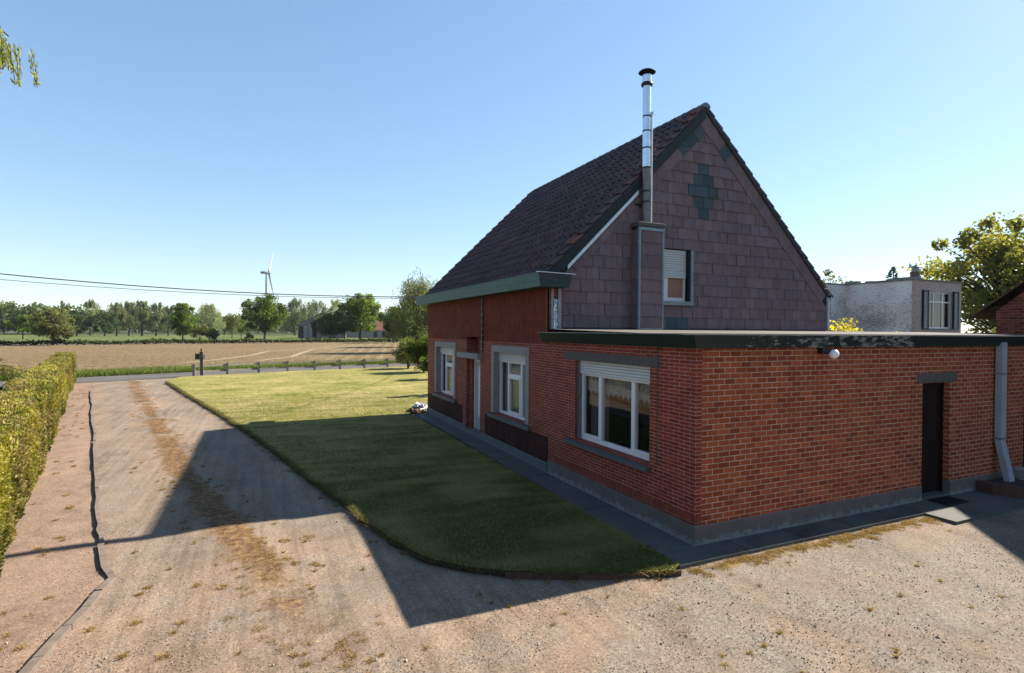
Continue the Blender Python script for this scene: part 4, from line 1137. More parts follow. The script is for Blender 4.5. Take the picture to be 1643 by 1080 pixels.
# ================================================================ vegetation
CX_, F_ = 821.5, 890.0
def at(px, dist, z=0.0):
    """point on the ground plan at a bearing (photo column) and a horizontal distance in metres"""
    a = rad(24.44)+math.atan((px-CX_)/F_)
    return (CAM.x+math.sin(a)*dist, CAM.y+math.cos(a)*dist, z)
def unit(n, r=RNG):
    v = r.normal(size=(n, 3)); return v/np.linalg.norm(v, axis=1, keepdims=True)
def leaves(cent, size, cols, aspect=0.55, axis=None, jitter=0.5):
    """rhombic leaf quads at cent (n,3); axis = preferred leaf direction"""
    n = len(cent)
    a = unit(n)
    if axis is not None:
        a = a*jitter + np.array(axis); a /= np.linalg.norm(a, axis=1, keepdims=True)
    b = np.cross(a, unit(n)); b /= np.linalg.norm(b, axis=1, keepdims=True)+1e-9
    L = (size*RNG.uniform(0.6, 1.35, n))[:, None]; W = L*aspect
    return np.stack([cent-a*L*0.5, cent+b*W*0.5, cent+a*L*0.5, cent-b*W*0.5], 1), cols
def lerp_cols(cA, cB, t):
    t = np.clip(t, 0, 1)[:, None]; return np.array(cA)*(1-t)+np.array(cB)*t
def clump_leaves(clumps, per, size, cA, cB, aspect=0.55, axis=None, flat=1.0, jitter=0.5):
    C = []; K = []
    for (c, r, *ex) in clumps:
        ez = ex[0] if ex else flat
        n = int(per*RNG.uniform(0.75, 1.25))
        d = unit(n)*(RNG.random(n)**0.45)[:, None]*np.array([1, 1, ez])*r
        C.append(np.array(c)+d)
        base = RNG.uniform(0.1, 0.9)
        K.append(np.clip(base+RNG.normal(0, 0.22, n), 0, 1))
    C = np.concatenate(C); K = np.concatenate(K)
    return leaves(C, size, lerp_cols(cA, cB, K), aspect, axis, jitter)

def tree(name, label, cat, base, h, r, bare=0.25, nc=30, per=90, leaf=0.3, cA=(0.03,0.06,0.012), cB=(0.09,0.14,0.03), kind='round', group=None, bark='bark', trunk_r=None, cr=0.34, nlimb=9, seed=1, lean=0.0):
    global RNG
    RNG = np.random.default_rng(seed); rr = random.Random(seed)
    base = Vector(base)
    T = thing(name, tuple(base), label, cat, group)
    tr = trunk_r or h*0.022
    clumps = []; cz = base.z+h*(bare+1)/2; hz = h*(1-bare)/2
    if seed < 60 and kind != 'spruce': nc = int(nc*1.25); per = int(per*1.7); cr = cr*1.12
    if kind in ('round', 'wide'):
        for i in range(nc):
            d = unit(1)[0]
            rho = RNG.uniform(0.25, 0.8)
            lob = 1+0.22*math.sin(3*math.atan2(d[1], d[0])+seed)+0.12*math.sin(5*d[2]+seed*2)
            taper = 1.0-0.30*max(0, d[2]) - 0.15*max(0, -d[2])
            c = (base.x+d[0]*r*rho*lob*taper, base.y+d[1]*r*rho*lob*taper, cz+d[2]*hz*rho*1.05)
            clumps.append((c, r*cr*RNG.uniform(0.6, 1.15), RNG.uniform(0.6, 0.95)))
        for i in range(nc//3):       # ragged outliers
            d = unit(1)[0]; c = (base.x+d[0]*r*0.84, base.y+d[1]*r*0.84, cz+d[2]*hz*0.88)
            clumps.append((c, r*cr*0.42, 0.8))
    elif kind == 'willow':           # upright silvery plumes
        for i in range(nc):
            a = RNG.uniform(0, 2*math.pi); q = math.sqrt(RNG.random())*0.85
            top = 1-0.35*q*q*RNG.uniform(0.4, 1.4)
            zc = base.z+h*(bare+(top-bare)*RNG.uniform(0.25, 0.9))
            clumps.append(((base.x+math.cos(a)*r*q, base.y+math.sin(a)*r*q, zc), r*cr*RNG.uniform(0.5, 1.0), RNG.uniform(1.4, 2.4)))
        for i in range(max(4, nc//4)):
            a = RNG.uniform(0, 2*math.pi); q = RNG.uniform(0, 0.55)
            clumps.append(((base.x+math.cos(a)*r*q, base.y+math.sin(a)*r*q, base.z+h*RNG.uniform(0.82, 0.95)), r*0.16, 2.4))
    elif kind == 'birch':
        for i in range(nc):
            a = RNG.uniform(0, 2*math.pi); q = RNG.uniform(0.1, 1.0)
            z = base.z+h*RNG.uniform(bare, 0.97)
            k = math.sqrt(max(0.05, 1-((z-base.z)/h-0.5)**2*2.6))
            clumps.append(((base.x+math.cos(a)*r*q*k, base.y+math.sin(a)*r*q*k, z), r*cr*RNG.uniform(0.4, 0.9), RNG.uniform(1.3, 2.6)))
    elif kind == 'bush':
        for i in range(nc):
            d = unit(1)[0]; rho = RNG.uniform(0.3, 0.82)
            clumps.append(((base.x+d[0]*r*rho, base.y+d[1]*r*rho, base.z+h*0.5+d[2]*h*0.44*rho), r*cr*RNG.uniform(0.6, 1.1), 0.85))
    elif kind == 'spruce':
        for i in range(nc):
            t = (i+0.5)/nc; z = base.z+h*(0.12+0.88*t); R_ = r*(1-t)**0.9+0.05
            for k_ in range(max(3, int(9*(1-t)))):
                a = RNG.uniform(0, 2*math.pi); q = RNG.uniform(0.35, 1.0)
                clumps.append(((base.x+math.cos(a)*R_*q, base.y+math.sin(a)*R_*q, z-0.15*q*R_), (0.22 if nc < 50 else 0.09)*r*(1-t*0.6), 0.5))
    # trunk and limbs, each limb reaches into a clump
    tb = MB()
    top = Vector((base.x+lean, base.y, base.z+h*(0.72 if kind != 'spruce' else 0.97)))
    pts = [base+(top-base)*t+Vector((rr.uniform(-1,1)*h*0.012*(0 < t < 1), rr.uniform(-1,1)*h*0.012, 0))*(1 if t else 0) for t in (0, 0.15, 0.4, 0.7, 1)]
    pts[0] = base-Vector((0, 0, 0.25))
    tb.path(pts, [tr*1.35, tr, tr*0.8, tr*0.5, tr*0.18], 7)
    if kind != 'bush':
        big = sorted(clumps, key=lambda c: -c[1])[:nlimb]
        for c in big:
            e = Vector(c[0]); t = min(0.9, max(bare*0.9, ((e.z-base.z)/h)*0.55)); s_ = base+(top-base)*min(1, t/0.72)
            m_ = (s_+e)/2+Vector((0, 0, (e-s_).length*0.10))
            tb.path([s_, m_, e], [tr*0.42, tr*0.26, tr*0.07], 5)
    else:
        for c in clumps[:6]: tb.path([base, (base+Vector(c[0]))/2+Vector((0,0,0.1)), Vector(c[0])], [tr*0.5, tr*0.3, tr*0.1], 5)
    tb.build('trunk', M[bark], T)
    ax = (0, 0, 0.9) if kind == 'willow' else (0, 0, -1.0) if kind == 'birch' else None
    V, C = clump_leaves(clumps, per, leaf, cA, cB, 0.42 if kind in ('willow', 'birch') else 0.7, ax)
    quads_mesh('crown', V, C, M['leaf'], T)
    return T

G_FIELD = 'single trees along the far field boundary'
olive = dict(cA=(0.085,0.095,0.035), cB=(0.21,0.22,0.09))
bright = dict(cA=(0.045,0.085,0.012), cB=(0.17,0.25,0.035))
darkg = dict(cA=(0.025,0.045,0.018), cB=(0.075,0.12,0.04))
silver = dict(cA=(0.13,0.155,0.095), cB=(0.30,0.33,0.21))
mid = dict(cA=(0.05,0.085,0.02), cB=(0.13,0.18,0.05))

tree('round_tree', 'olive round-crowned bushy tree standing at the dark ditch above the left hedge', 'tree', at(85,126), 6.6, 3.7, 0.08, 42, 90, 0.30, kind='round', seed=3, **olive)
tree('round_tree', 'small round green tree with short bare trunk, leftmost in the meadow', 'tree', at(37,192), 6.6, 2.9, 0.22, 20, 80, 0.36, seed=4, **bright)
tree('oak_tree', 'low black-green tree just left of the tall pale willow plume', 'tree', at(123,262), 9.6, 5.6, 0.10, 28, 80, 0.5, seed=5, **darkg)
tree('oak_tree', 'broad black-green tree filling the gap right of the tall pale willow plume', 'tree', at(168,262), 10.0, 6.0, 0.10, 28, 80, 0.5, seed=6, **darkg)
tree('willow_tree', 'tall narrow pale willow rising between two black-green trees', 'tree', at(145,285), 14.6, 3.6, 0.12, 26, 70, 0.55, kind='willow', seed=7, bark='bark_pale', **silver)
names = ['first', 'second', 'third', 'fourth', 'fifth']
for i, (px, h_, r_) in enumerate([(187,12.6,3.9),(207,13.2,3.8),(228,14.2,3.8),(250,13.4,4.2),(270,12.2,3.4)]):
    tree('willow_tree', 'grey-green willow, %s from the left of the five standing in a row on the meadow' % names[i], 'tree', at(px, 266+i*2), h_, r_, 0.14, 34, 80, 0.5, kind='willow', seed=20+i, bark='bark', group='row of grey-green willows on the meadow', cA=(0.075,0.095,0.05), cB=(0.22,0.25,0.14))
tree('maple_tree', 'bright green oval tree at the ditch with a sunlit yellow-green right side', 'tree', at(294,157), 9.6, 3.4, 0.10, 44, 110, 0.34, seed=30, **bright)
tree('bush', 'yellow-olive bush right of the bright green oval tree', 'bush', at(320,150), 4.4, 2.6, 0, 16, 80, 0.3, kind='bush', seed=31, **olive)
tree('bush', 'dark low bush under the silvery willow at the ditch', 'bush', at(342,150), 3.6, 2.2, 0, 12, 80, 0.3, kind='bush', seed=32, **darkg)
tree('willow_tree', 'silvery willow standing behind the bushes beside the bright green oval tree', 'tree', at(336,178), 9.9, 4.0, 0.10, 34, 80, 0.4, kind='willow', seed=33, bark='bark_pale', **silver)
tree('poplar_tree', 'small pale tree between the silvery willow and the spreading walnut tree', 'tree', at(372,200), 7.0, 3.2, 0.12, 20, 70, 0.4, kind='willow', seed=34, **olive)
tree('round_tree', 'small bright tree peeping out left of the spreading tree under the wind turbine', 'tree', at(387,230), 7.6, 3.4, 0.2, 20, 70, 0.42, seed=35, **bright)
tree('walnut_tree', 'spreading green tree with bare trunk standing below the wind turbine', 'tree', at(424,152), 11.7, 5.9, 0.20, 48, 100, 0.42, seed=36, trunk_r=0.28, cA=(0.04,0.075,0.014), cB=(0.15,0.21,0.035))
tree('bush', 'small round dark bush left of the bare trunk below the wind turbine', 'bush', at(401,147), 2.4, 1.4, 0, 8, 60, 0.25, kind='bush', seed=37, **darkg)
tree('poplar_tree', 'tall grey-green tree rising behind the corrugated barn at its left end', 'tree', at(473,300), 18.0, 6.4, 0.10, 34, 80, 0.7, kind='willow', seed=38, bark='bark', cA=(0.075,0.105,0.06), cB=(0.18,0.225,0.13))
tree('poplar_tree', 'broad grey-green tree rising directly behind the corrugated barn roof', 'tree', at(508,310), 17.0, 7.6, 0.10, 34, 80, 0.7, kind='willow', seed=39, bark='bark', cA=(0.075,0.105,0.06), cB=(0.18,0.225,0.13))
tree('poplar_tree', 'thin pale wispy tree rising behind the dark tree in front of the barn', 'tree', at(537,205), 13.6, 3.0, 0.15, 26, 55, 0.45, kind='willow', seed=40, bark='bark_pale', **silver)
tree('alder_tree', 'black-green tree standing in front of the corrugated barn', 'tree', at(530,150), 7.4, 5.0, 0.16, 30, 100, 0.34, seed=41, **darkg)
tree('alder_tree', 'slim dark tree between the corrugated barn and the big sunlit walnut tree', 'tree', at(553,156), 7.8, 3.4, 0.18, 24, 90, 0.34, seed=42, **darkg)
tree('walnut_tree', 'biggest sunlit tree of the boundary, in front of the red-roofed farmhouse', 'tree', at(578,152), 12.8, 6.6, 0.17, 62, 110, 0.42, seed=43, trunk_r=0.32, **bright)
tree('bush', 'pale green young bush on the grass right of the big sunlit tree', 'bush', at(629,150), 3.6, 2.0, 0, 12, 70, 0.3, kind='bush', seed=44, **bright)
tree('bush', 'small dark bush on the grass left of the leafy tree by the house', 'bush', at(622,146), 1.6, 1.7, 0, 8, 60, 0.25, kind='bush', seed=45, **darkg)
tree('ash_tree', 'full green leafy tree left of the drooping birch beside the house', 'tree', at(648,101), 8.6, 4.0, 0.14, 46, 110, 0.30, seed=46, trunk_r=0.2, cA=(0.035,0.06,0.015), cB=(0.13,0.18,0.035))
tree('alder_tree', 'dark tree behind the leafy tree, left of the drooping birch', 'tree', at(632,135), 9.0, 4.2, 0.1, 26, 80, 0.36, seed=47, **darkg)
tree('birch_tree', 'drooping olive birch reaching above the gutter end of the house', 'tree', at(680,76), 8.7, 4.3, 0.12, 110, 110, 0.24, kind='birch', seed=48, bark='bark_pale', trunk_r=0.14, cA=(0.06,0.075,0.03), cB=(0.17,0.185,0.08))
tree('shrub', 'pale olive rounded shrub at the end of the rail fence', 'shrub', at(655,42.5), 2.5, 1.25, 0, 34, 110, 0.10, kind='bush', seed=49, **olive)
tree('shrub', 'tall dark evergreen shrub with a yellow-green top beside the house corner', 'shrub', at(680,38.5), 3.0, 1.5, 0, 52, 150, 0.11, kind='bush', seed=50, cA=(0.015,0.028,0.008), cB=(0.12,0.16,0.02))
tree('shrub', 'low glossy shrub at the far house corner in front of the tall dark one', 'shrub', at(695,33.0), 1.7, 0.9, 0, 20, 110, 0.10, kind='bush', seed=51, cA=(0.03,0.05,0.012), cB=(0.15,0.19,0.04))
# garden trees hidden behind the house whose shade falls on the lawn and on the field
tree('fir_tree', 'pointed dark fir behind the house that shades the lawn', 'tree', (6.6, 18.4, 0.0), 5.3, 1.9, 0.05, 22, 60, 0.25, kind='spruce', seed=52, **darkg)
# right hand side
tree('plane_tree', 'large loose golden-green tree right of the whitewashed flat-roofed house', 'tree', (43.2, 15.6, 0.0), 11.6, 7.0, 0.16, 120, 130, 0.27, seed=60, trunk_r=0.22, nlimb=400, cr=0.21, cA=(0.09,0.11,0.03), cB=(0.32,0.29,0.08))
tree('spruce_tree', 'dark spruce tip standing behind the roof of the whitewashed house', 'tree', (46.6, 25.6, 0.0), 8.95, 3.4, 0.05, 60, 60, 0.10, kind='spruce', seed=61, **darkg)
tree('beech_tree', 'low treetop far behind the left end of the whitewashed house', 'tree', at(1326,110), 14.0, 5.5, 0.2, 24, 60, 0.5, seed=62, **olive)
tree('golden_bush', 'golden yellow clipped bush between the shingled gable and the whitewashed house', 'bush', (13.7, 7.35, 0.0), 3.8, 1.4, 0, 110, 120, 0.085, kind='bush', seed=63, cA=(0.30,0.26,0.02), cB=(0.72,0.58,0.05))
tree('golden_bush', 'smaller golden bush barely rising over the flat roof edge', 'bush', (15.2, 6.8, 0.0), 3.55, 0.95, 0, 50, 140, 0.085, kind='bush', seed=64, cA=(0.30,0.26,0.02), cB=(0.72,0.58,0.05))
tree('laurel_bush', 'green bush behind the flat roof at the foot of the large loose tree', 'bush', (22.5, 7.0, 0.0), 4.2, 1.9, 0, 20, 110, 0.14, kind='bush', seed=65, **olive)

# far woods reading as one mass
RNG = np.random.default_rng(70)
C = []
for i in range(150):
    px = -60+i*1.35; d_ = RNG.uniform(330, 420)
    x, y, _ = at(px, d_); hh_ = RNG.uniform(11.5, 15)*(1.12 if px < 20 else 1.0)
    for q in range(3): C.append(((x+RNG.normal()*2, y+RNG.normal()*2, hh_*RNG.uniform(0.25, 0.85)), 3.6, 1.0))
for i in range(330):
    px = 140+i*1.6; d_ = RNG.uniform(420, 560)
    x, y, _ = at(px, d_); hh_ = RNG.uniform(11, 16)
    for q in range(3): C.append(((x+RNG.normal()*2, y+RNG.normal()*2, hh_*RNG.uniform(0.2, 0.85)), 4.0, 0.9))
V, K = clump_leaves(C, 42, 1.5, (0.04,0.065,0.02), (0.12,0.155,0.05), 0.8)
tag(quads_mesh('far_wood', V, K, M['leaf']), 'continuous far wood along the horizon behind the meadow', 'wood', kind='stuff')

# boundary scrub along the ditch
C = []
for i in range(520):
    t = i/520; x = -95+t*150; y = np.interp(x, [p[0] for p in field_far], [p[1] for p in field_far])+RNG.uniform(0, 1.2)
    hh_ = 0.45+0.35*math.sin(x*0.21)**2+RNG.uniform(0, 0.35)
    C.append(((x, y, hh_*0.5), 0.62, 0.8*hh_))
V, K = clump_leaves(C, 30, 0.36, (0.018,0.028,0.010), (0.075,0.105,0.03), 0.8)
tag(quads_mesh('ditch_scrub', V, K, M['leaf']), 'low dark scrub and ditch growth along the far edge of the ploughed field', 'scrub', kind='stuff')

def blades(P, h0, w0, cA, cB, lean=0.6, heads=None):
    n = len(P); a = RNG.uniform(0, 2*np.pi, n); hh = h0*RNG.uniform(0.5, 1.3, n); ww = w0*RNG.uniform(0.7, 1.3, n)
    dx = np.stack([np.cos(a), np.sin(a), np.zeros(n)], 1)
    tip = P+np.stack([RNG.normal(0, lean, n)*hh, RNG.normal(0, lean, n)*hh, hh], 1)
    V = np.stack([P-dx*ww[:, None]/2, P+dx*ww[:, None]/2, tip], 1)
    return V, lerp_cols(cA, cB, RNG.random(n))
# tall verge grass beyond the road
n = 42000
x = RNG.uniform(-24, 22, n)
yf = np.interp(x, [p[0] for p in far_edge], [p[1] for p in far_edge])
t = RNG.random(n)**1.2
P = np.stack([x, yf+0.15+t*3.6, np.full(n, -0.06)], 1)
V, K = blades(P, 0.34, 0.055, (0.10,0.16,0.025), (0.30,0.36,0.08), 0.45)
K *= (0.9+0.6*vnoise(x, P[:,1], 0.5, 5))[:, None]
tag(quads_mesh('verge_grass', V, K, M['blade'], nv=3), 'tall green grass on the verge beyond the road', 'grass', kind='stuff')

# lawn blades: many near the house, fewer far away
def in_poly(x, y, poly):
    ins = np.zeros(len(x), bool); px = np.array([p[0] for p in poly]); py = np.array([p[1] for p in poly]); j = len(poly)-1
    for i in range(len(poly)):
        c = ((py[i] > y) != (py[j] > y)) & (x < (px[j]-px[i])*(y-py[i])/(py[j]-py[i]+1e-12)+px[i]); ins ^= c; j = i
    return ins
def scatter(n, x0, x1, y0, y1, dens):
    x = RNG.uniform(x0, x1, n); y = RNG.uniform(y0, y1, n); k = RNG.random(n) < dens(x, y); return x[k], y[k]
camd = lambda x, y: np.hypot(x-CAM.x, y-CAM.y)
x, y = scatter(1500000, -10.5, 1.0, -0.7, 20, lambda x, y: np.clip(7.5/camd(x, y), 0, 1)**2.2)
k = in_poly(x, y, [(a, b) for a, b in LAWN_EDGE[::-1]]+[(-10.1,30.5),(2,35),(2,13.6),(-0.66,13.3),(-0.66,-0.45)])
x, y = x[k], y[k]
gn = 0.5*vnoise(x, y, 1.1, 8)+0.5*vnoise(x*0.5+y*0.3, y*1.3, 2.2, 9)
P = np.stack([x, y, np.full(len(x), ltop-0.004)], 1)
V, K = blades(P, 0.035, 0.010, (0.13,0.17,0.035), (0.24,0.26,0.07), 0.8)
dry = np.clip((gn-0.36)*4, 0, 1)[:, None]*np.clip(RNG.random(len(x))+0.3, 0, 1)[:, None]
K = K*(1-dry)+np.array([0.66,0.52,0.24])*dry
tag(quads_mesh('lawn_grass', V, K, M['blade'], nv=3), 'short mown grass blades on the lawn, part green and part straw coloured', 'grass', kind='stuff')
# tufts hanging over the lawn edge
i0 = RNG.integers(0, len(le)-1, 16000); tt = RNG.random(16000); A = np.array(le)
P = A[i0]*(1-tt[:, None])+A[i0+1]*tt[:, None]
P = np.concatenate([P+RNG.normal(0, 0.025, P.shape), np.full((len(P), 1), ltop-0.03)], 1)
V, K = blades(P, 0.07, 0.012, (0.10,0.10,0.03), (0.34,0.26,0.10), 0.9)
tag(quads_mesh('edge_grass', V, K, M['blade'], nv=3), 'ragged dry grass overhanging the cut lawn edge along the drive', 'grass', kind='stuff')

# dry weeds and moss tufts in the yard
pts = []
W_ = np.array(WEEDS)
for i in range(520):
    s_ = RNG.integers(0, len(W_)-1); t = RNG.random(); p = W_[s_]*(1-t)+W_[s_+1]*t; pts.append((p[0]+RNG.normal(0, 0.25), p[1]+RNG.normal(0, 0.3), 0.015+0.075*RNG.random()**3))
for i in range(210):
    x_ = RNG.uniform(-0.7, 4.5)
    if vnoise(np.array([x_]), np.array([-0.17]), 1.3, 31)[0] > 0.38: pts.append((x_, -0.50-abs(RNG.normal(0, 0.09)), RNG.uniform(0.02, 0.09)))
for i in range(120): pts.append((RNG.uniform(-7, 4.5), RNG.uniform(-4.5, 3), RNG.uniform(0.008, 0.026)))
for i in range(9): pts.append((-6.35+RNG.normal(0, 0.2), 0.8+RNG.normal(0, 0.7), RNG.uniform(0.02, 0.06)))
for i in range(70):
    s_ = RNG.integers(3, 12); p = A[RNG.integers(0, len(A))]; pts.append((p[0]-abs(RNG.normal(0, 0.1)), p[1]-0.05, RNG.uniform(0.03, 0.06)))
for i in range(60):
    t = RNG.random(); y_ = 0.5+t*26; pts.append((-8.1-0.2235*(y_-2.02)+RNG.uniform(0.1, 0.7), y_, RNG.uniform(0.02, 0.06)))
PP = []; R2 = []
for (x_, y_, r_) in pts:
    m_ = int(30+900*r_); a = RNG.uniform(0, 2*np.pi, m_); q = np.sqrt(RNG.random(m_))*r_
    PP.append(np.stack([x_+np.cos(a)*q, y_+np.sin(a)*q, np.full(m_, -0.05)], 1))
P = np.concatenate(PP)
V, K = blades(P, 0.030, 0.008, (0.30,0.18,0.07), (0.85,0.56,0.22), 1.1)
tag(quads_mesh('dry_weeds', V, K, M['blade'], nv=3), 'small ochre dry weed tufts scattered over the drive and along the path edge', 'weeds', kind='stuff')

# gravel stones: eight-sided pebbles near the camera
n = 36000
x, y = scatter(n*6, -9, 6.5, -4.4, 12, lambda x, y: np.clip(5.0/camd(x, y), 0, 1)**2.0*np.where(y < 0.5, 1.0, 0.45))
kk = ~in_poly(x, y, lawn_poly) & ~((x > -0.66) & (y > -0.47)) & ~((x > 4.4) & (y > -0.9)) & (x > -7.9-0.2235*(y-2.02)); x, y = x[kk][:n], y[kk][:n]
n = len(x)
sz = 0.0045+0.007*RNG.random(n)**3
zz = np.interp(y, [-9, 34], [-0.044, -0.044])-0.0
c = np.stack([x, y, zz], 1)
u = unit(n); v = np.cross(u, unit(n)); v /= np.linalg.norm(v, axis=1, keepdims=True); w3 = np.cross(u, v)
s1 = sz[:, None]; top_ = c+u*s1; bot = c-u*s1; a1 = c+v*s1*0.8; a2 = c-v*s1*0.8; b1 = c+w3*s1*0.6; b2 = c-w3*s1*0.6
V = np.concatenate([np.stack(t_, 1) for t_ in ((top_,a1,b1),(top_,b1,a2),(top_,a2,b2),(top_,b2,a1),(bot,b1,a1),(bot,a2,b1),(bot,b2,a2),(bot,a1,b2))])
K = lerp_cols((0.30,0.25,0.20), (0.60,0.49,0.38), RNG.random(n)); K = np.tile(K, (8, 1))
M['pebble'] = leaf_mat('pebble_stone', 0.0, 0.9)
tag(quads_mesh('gravel', V, K, M['pebble'], nv=3), 'fine loose gravel strewn over the drive and yard', 'gravel', kind='stuff')

# bigger loose stones
n = 700
x, y = scatter(n*5, -8.5, 6.5, -4.4, 16, lambda x, y: np.clip(6.0/camd(x, y), 0, 1)**1.2*np.where(y < 0.5, 1.0, 0.6))
kk = ~in_poly(x, y, lawn_poly) & ~((x > -0.66) & (y > -0.47)) & ~((x > 4.4) & (y > -0.9)) & (x > -7.9-0.2235*(y-2.02)); x, y = x[kk][:n], y[kk][:n]
n = len(x); s1 = (0.010+0.014*RNG.random(n)**3)[:, None]; c = np.stack([x, y, np.full(n, -0.044)], 1)
u = unit(n); v = np.cross(u, unit(n)); v /= np.linalg.norm(v, axis=1, keepdims=True); w3 = np.cross(u, v)
top_ = c+u*s1; bot = c-u*s1; a1 = c+v*s1*0.8; a2 = c-v*s1*0.8; b1 = c+w3*s1*0.6; b2 = c-w3*s1*0.6
V = np.concatenate([np.stack(t_, 1) for t_ in ((top_,a1,b1),(top_,b1,a2),(top_,a2,b2),(top_,b2,a1),(bot,b1,a1),(bot,a2,b1),(bot,b2,a2),(bot,a1,b2))])
K = lerp_cols((0.40,0.33,0.27), (0.72,0.60,0.48), RNG.random(n)); K = np.tile(K, (8, 1))
tag(quads_mesh('loose_stones', V, K, M['pebble'], nv=3), 'bigger loose stones lying here and there on the gravel', 'stones', kind='stuff')

# ---- clipped conifer hedge
RNG = np.random.default_rng(80)
Hg = thing('conifer_hedge', (-9.5, 6.0, 0), 'long clipped yellow-green conifer hedge running from the left edge of the photo to the road', 'hedge')
def hx(y): return -8.02-0.2235*(y-2.02)
ya, yb, hw_, hh_ = -3.5, 33.2, 0.85, 1.50
mb = MB()
for i in range(36):
    y0_ = ya+(yb-ya)*i/36; y1_ = ya+(yb-ya)*(i+1)/36
    o = 0.12
    mb.poly([(hx(y0_)-o, y0_, 0), (hx(y1_)-o, y1_, 0), (hx(y1_)-o, y1_, hh_-o), (hx(y0_)-o, y0_, hh_-o)])
    mb.poly([(hx(y0_)-hw_+o, y0_, 0), (hx(y0_)-hw_+o, y0_, hh_-o), (hx(y1_)-hw_+o, y1_, hh_-o), (hx(y1_)-hw_+o, y1_, 0)])
    mb.poly([(hx(y0_)-o, y0_, hh_-o), (hx(y1_)-o, y1_, hh_-o), (hx(y1_)-hw_+o, y1_, hh_-o), (hx(y0_)-hw_+o, y0_, hh_-o)])
mb.poly([(hx(yb)-0.12, yb-0.1, 0), (hx(yb)-hw_+0.12, yb-0.1, 0), (hx(yb)-hw_+0.12, yb-0.1, hh_-0.12), (hx(yb)-0.12, yb-0.1, hh_-0.12)])
mb.build('filler_core', M['dark_core'], Hg)  # dark core added to fill the hedge behind its leaves, not modelled stems
n = 330000
t = RNG.random(n)
y = ya+(yb-ya)*t**1.5
face = RNG.random(n)
side = face < 0.56; topf = (face >= 0.56) & (face < 0.93); back = face >= 0.93
z = np.where(topf, hh_, RNG.random(n)*hh_)
lo = np.where(topf, -RNG.random(n)*hw_, np.where(side, 0.0, -hw_))
bump_ = 0.10*(vnoise(y*1.0, z*1.0+lo, 2.0, 11)-0.5)+0.07*(vnoise(y, z+lo*0.7, 5.5, 12)-0.5)+0.12*(vnoise(y, z*0.5, 0.5, 13)-0.5)
dep = -np.abs(RNG.normal(0, 0.045, n))+bump_
# rounded shoulders
sh_ = np.clip((z-(hh_-0.16))/0.16, 0, 1)*side*0.08
xx = hx(y)+lo+np.where(topf, RNG.normal(0, 0.02, n), np.where(back, -dep, dep-sh_))
zz = z+np.where(topf, dep-0.05*(np.abs(lo+hw_/2)/(hw_/2))**3, 0)
P = np.stack([xx, y, zz], 1)
m_ = RNG.random(n) < 0.012; P[m_, 2] += np.where(topf[m_], 0.05, 0)
endm = RNG.random(n) < 0.018
P[endm] = np.stack([hx(yb)-RNG.random(endm.sum())*hw_, yb+RNG.normal(0, 0.05, endm.sum()), RNG.random(endm.sum())*hh_], 1)
tone = 0.5*vnoise(y, z+lo, 1.0, 14)+0.35*vnoise(y, z+lo, 3.2, 15)+0.15*RNG.random(n)
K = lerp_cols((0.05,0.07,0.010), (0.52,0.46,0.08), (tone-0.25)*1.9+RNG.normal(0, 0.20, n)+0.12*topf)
brown = (vnoise(y, z+lo*1.4, 1.7, 16) > 0.60) & (RNG.random(n) < 0.5)
K[brown] = lerp_cols((0.30,0.21,0.08), (0.50,0.38,0.17), RNG.random(brown.sum()))
sz = np.clip(0.030+0.0016*camd(P[:, 0], P[:, 1]), 0.032, 0.07)
ax_ = np.stack([np.where(side, 0.7, 0.0), RNG.normal(0, 0.3, n), np.where(topf, 1.0, 0.55)], 1)
a = unit(n)*0.75+ax_; a /= np.linalg.norm(a, axis=1, keepdims=True)
b = np.cross(a, unit(n)); b /= np.linalg.norm(b, axis=1, keepdims=True)+1e-9
L = (sz*RNG.uniform(0.7, 1.6, n))[:, None]
V = np.stack([P-a*L*0.5, P+b*L*0.22, P+a*L*0.6, P-b*L*0.22], 1)
quads_mesh('foliage', V, K, M['hedge_leaf'], Hg)
# neighbour's plants left of the hedge
tree('shrub', 'brownish low shrub beyond the hedge at the left edge of the photo', 'shrub', (-19.2, 34.0, -0.1), 1.1, 1.8, 0, 26, 110, 0.13, kind='bush', seed=81, cA=(0.10,0.08,0.03), cB=(0.30,0.26,0.10))
RNG = np.random.default_rng(82)
Lh = thing('low_hedge', (-21, 38.4, 0), 'low box hedge beyond the left garden at the roadside, coloured black like its shadow', 'hedge')
C = [((-31+i*0.26, 34.1+i*0.11+RNG.normal()*0.05, 0.15+RNG.uniform(0, 0.25)), 0.33, 0.8) for i in range(44)]
mb = MB(); mb.beam((-30.8, 34.2, 0.08), (-19.9, 38.8, 0.08), 0.3, 0.4); mb.build('filler_core', M['dark_core'], Lh)
V, K = clump_leaves(C, 150, 0.08, (0.008,0.012,0.006), (0.03,0.04,0.015)); quads_mesh('foliage', V, K, M['leaf'], Lh)  # near-black leaves and core carry the hedge's shadow band in their colour

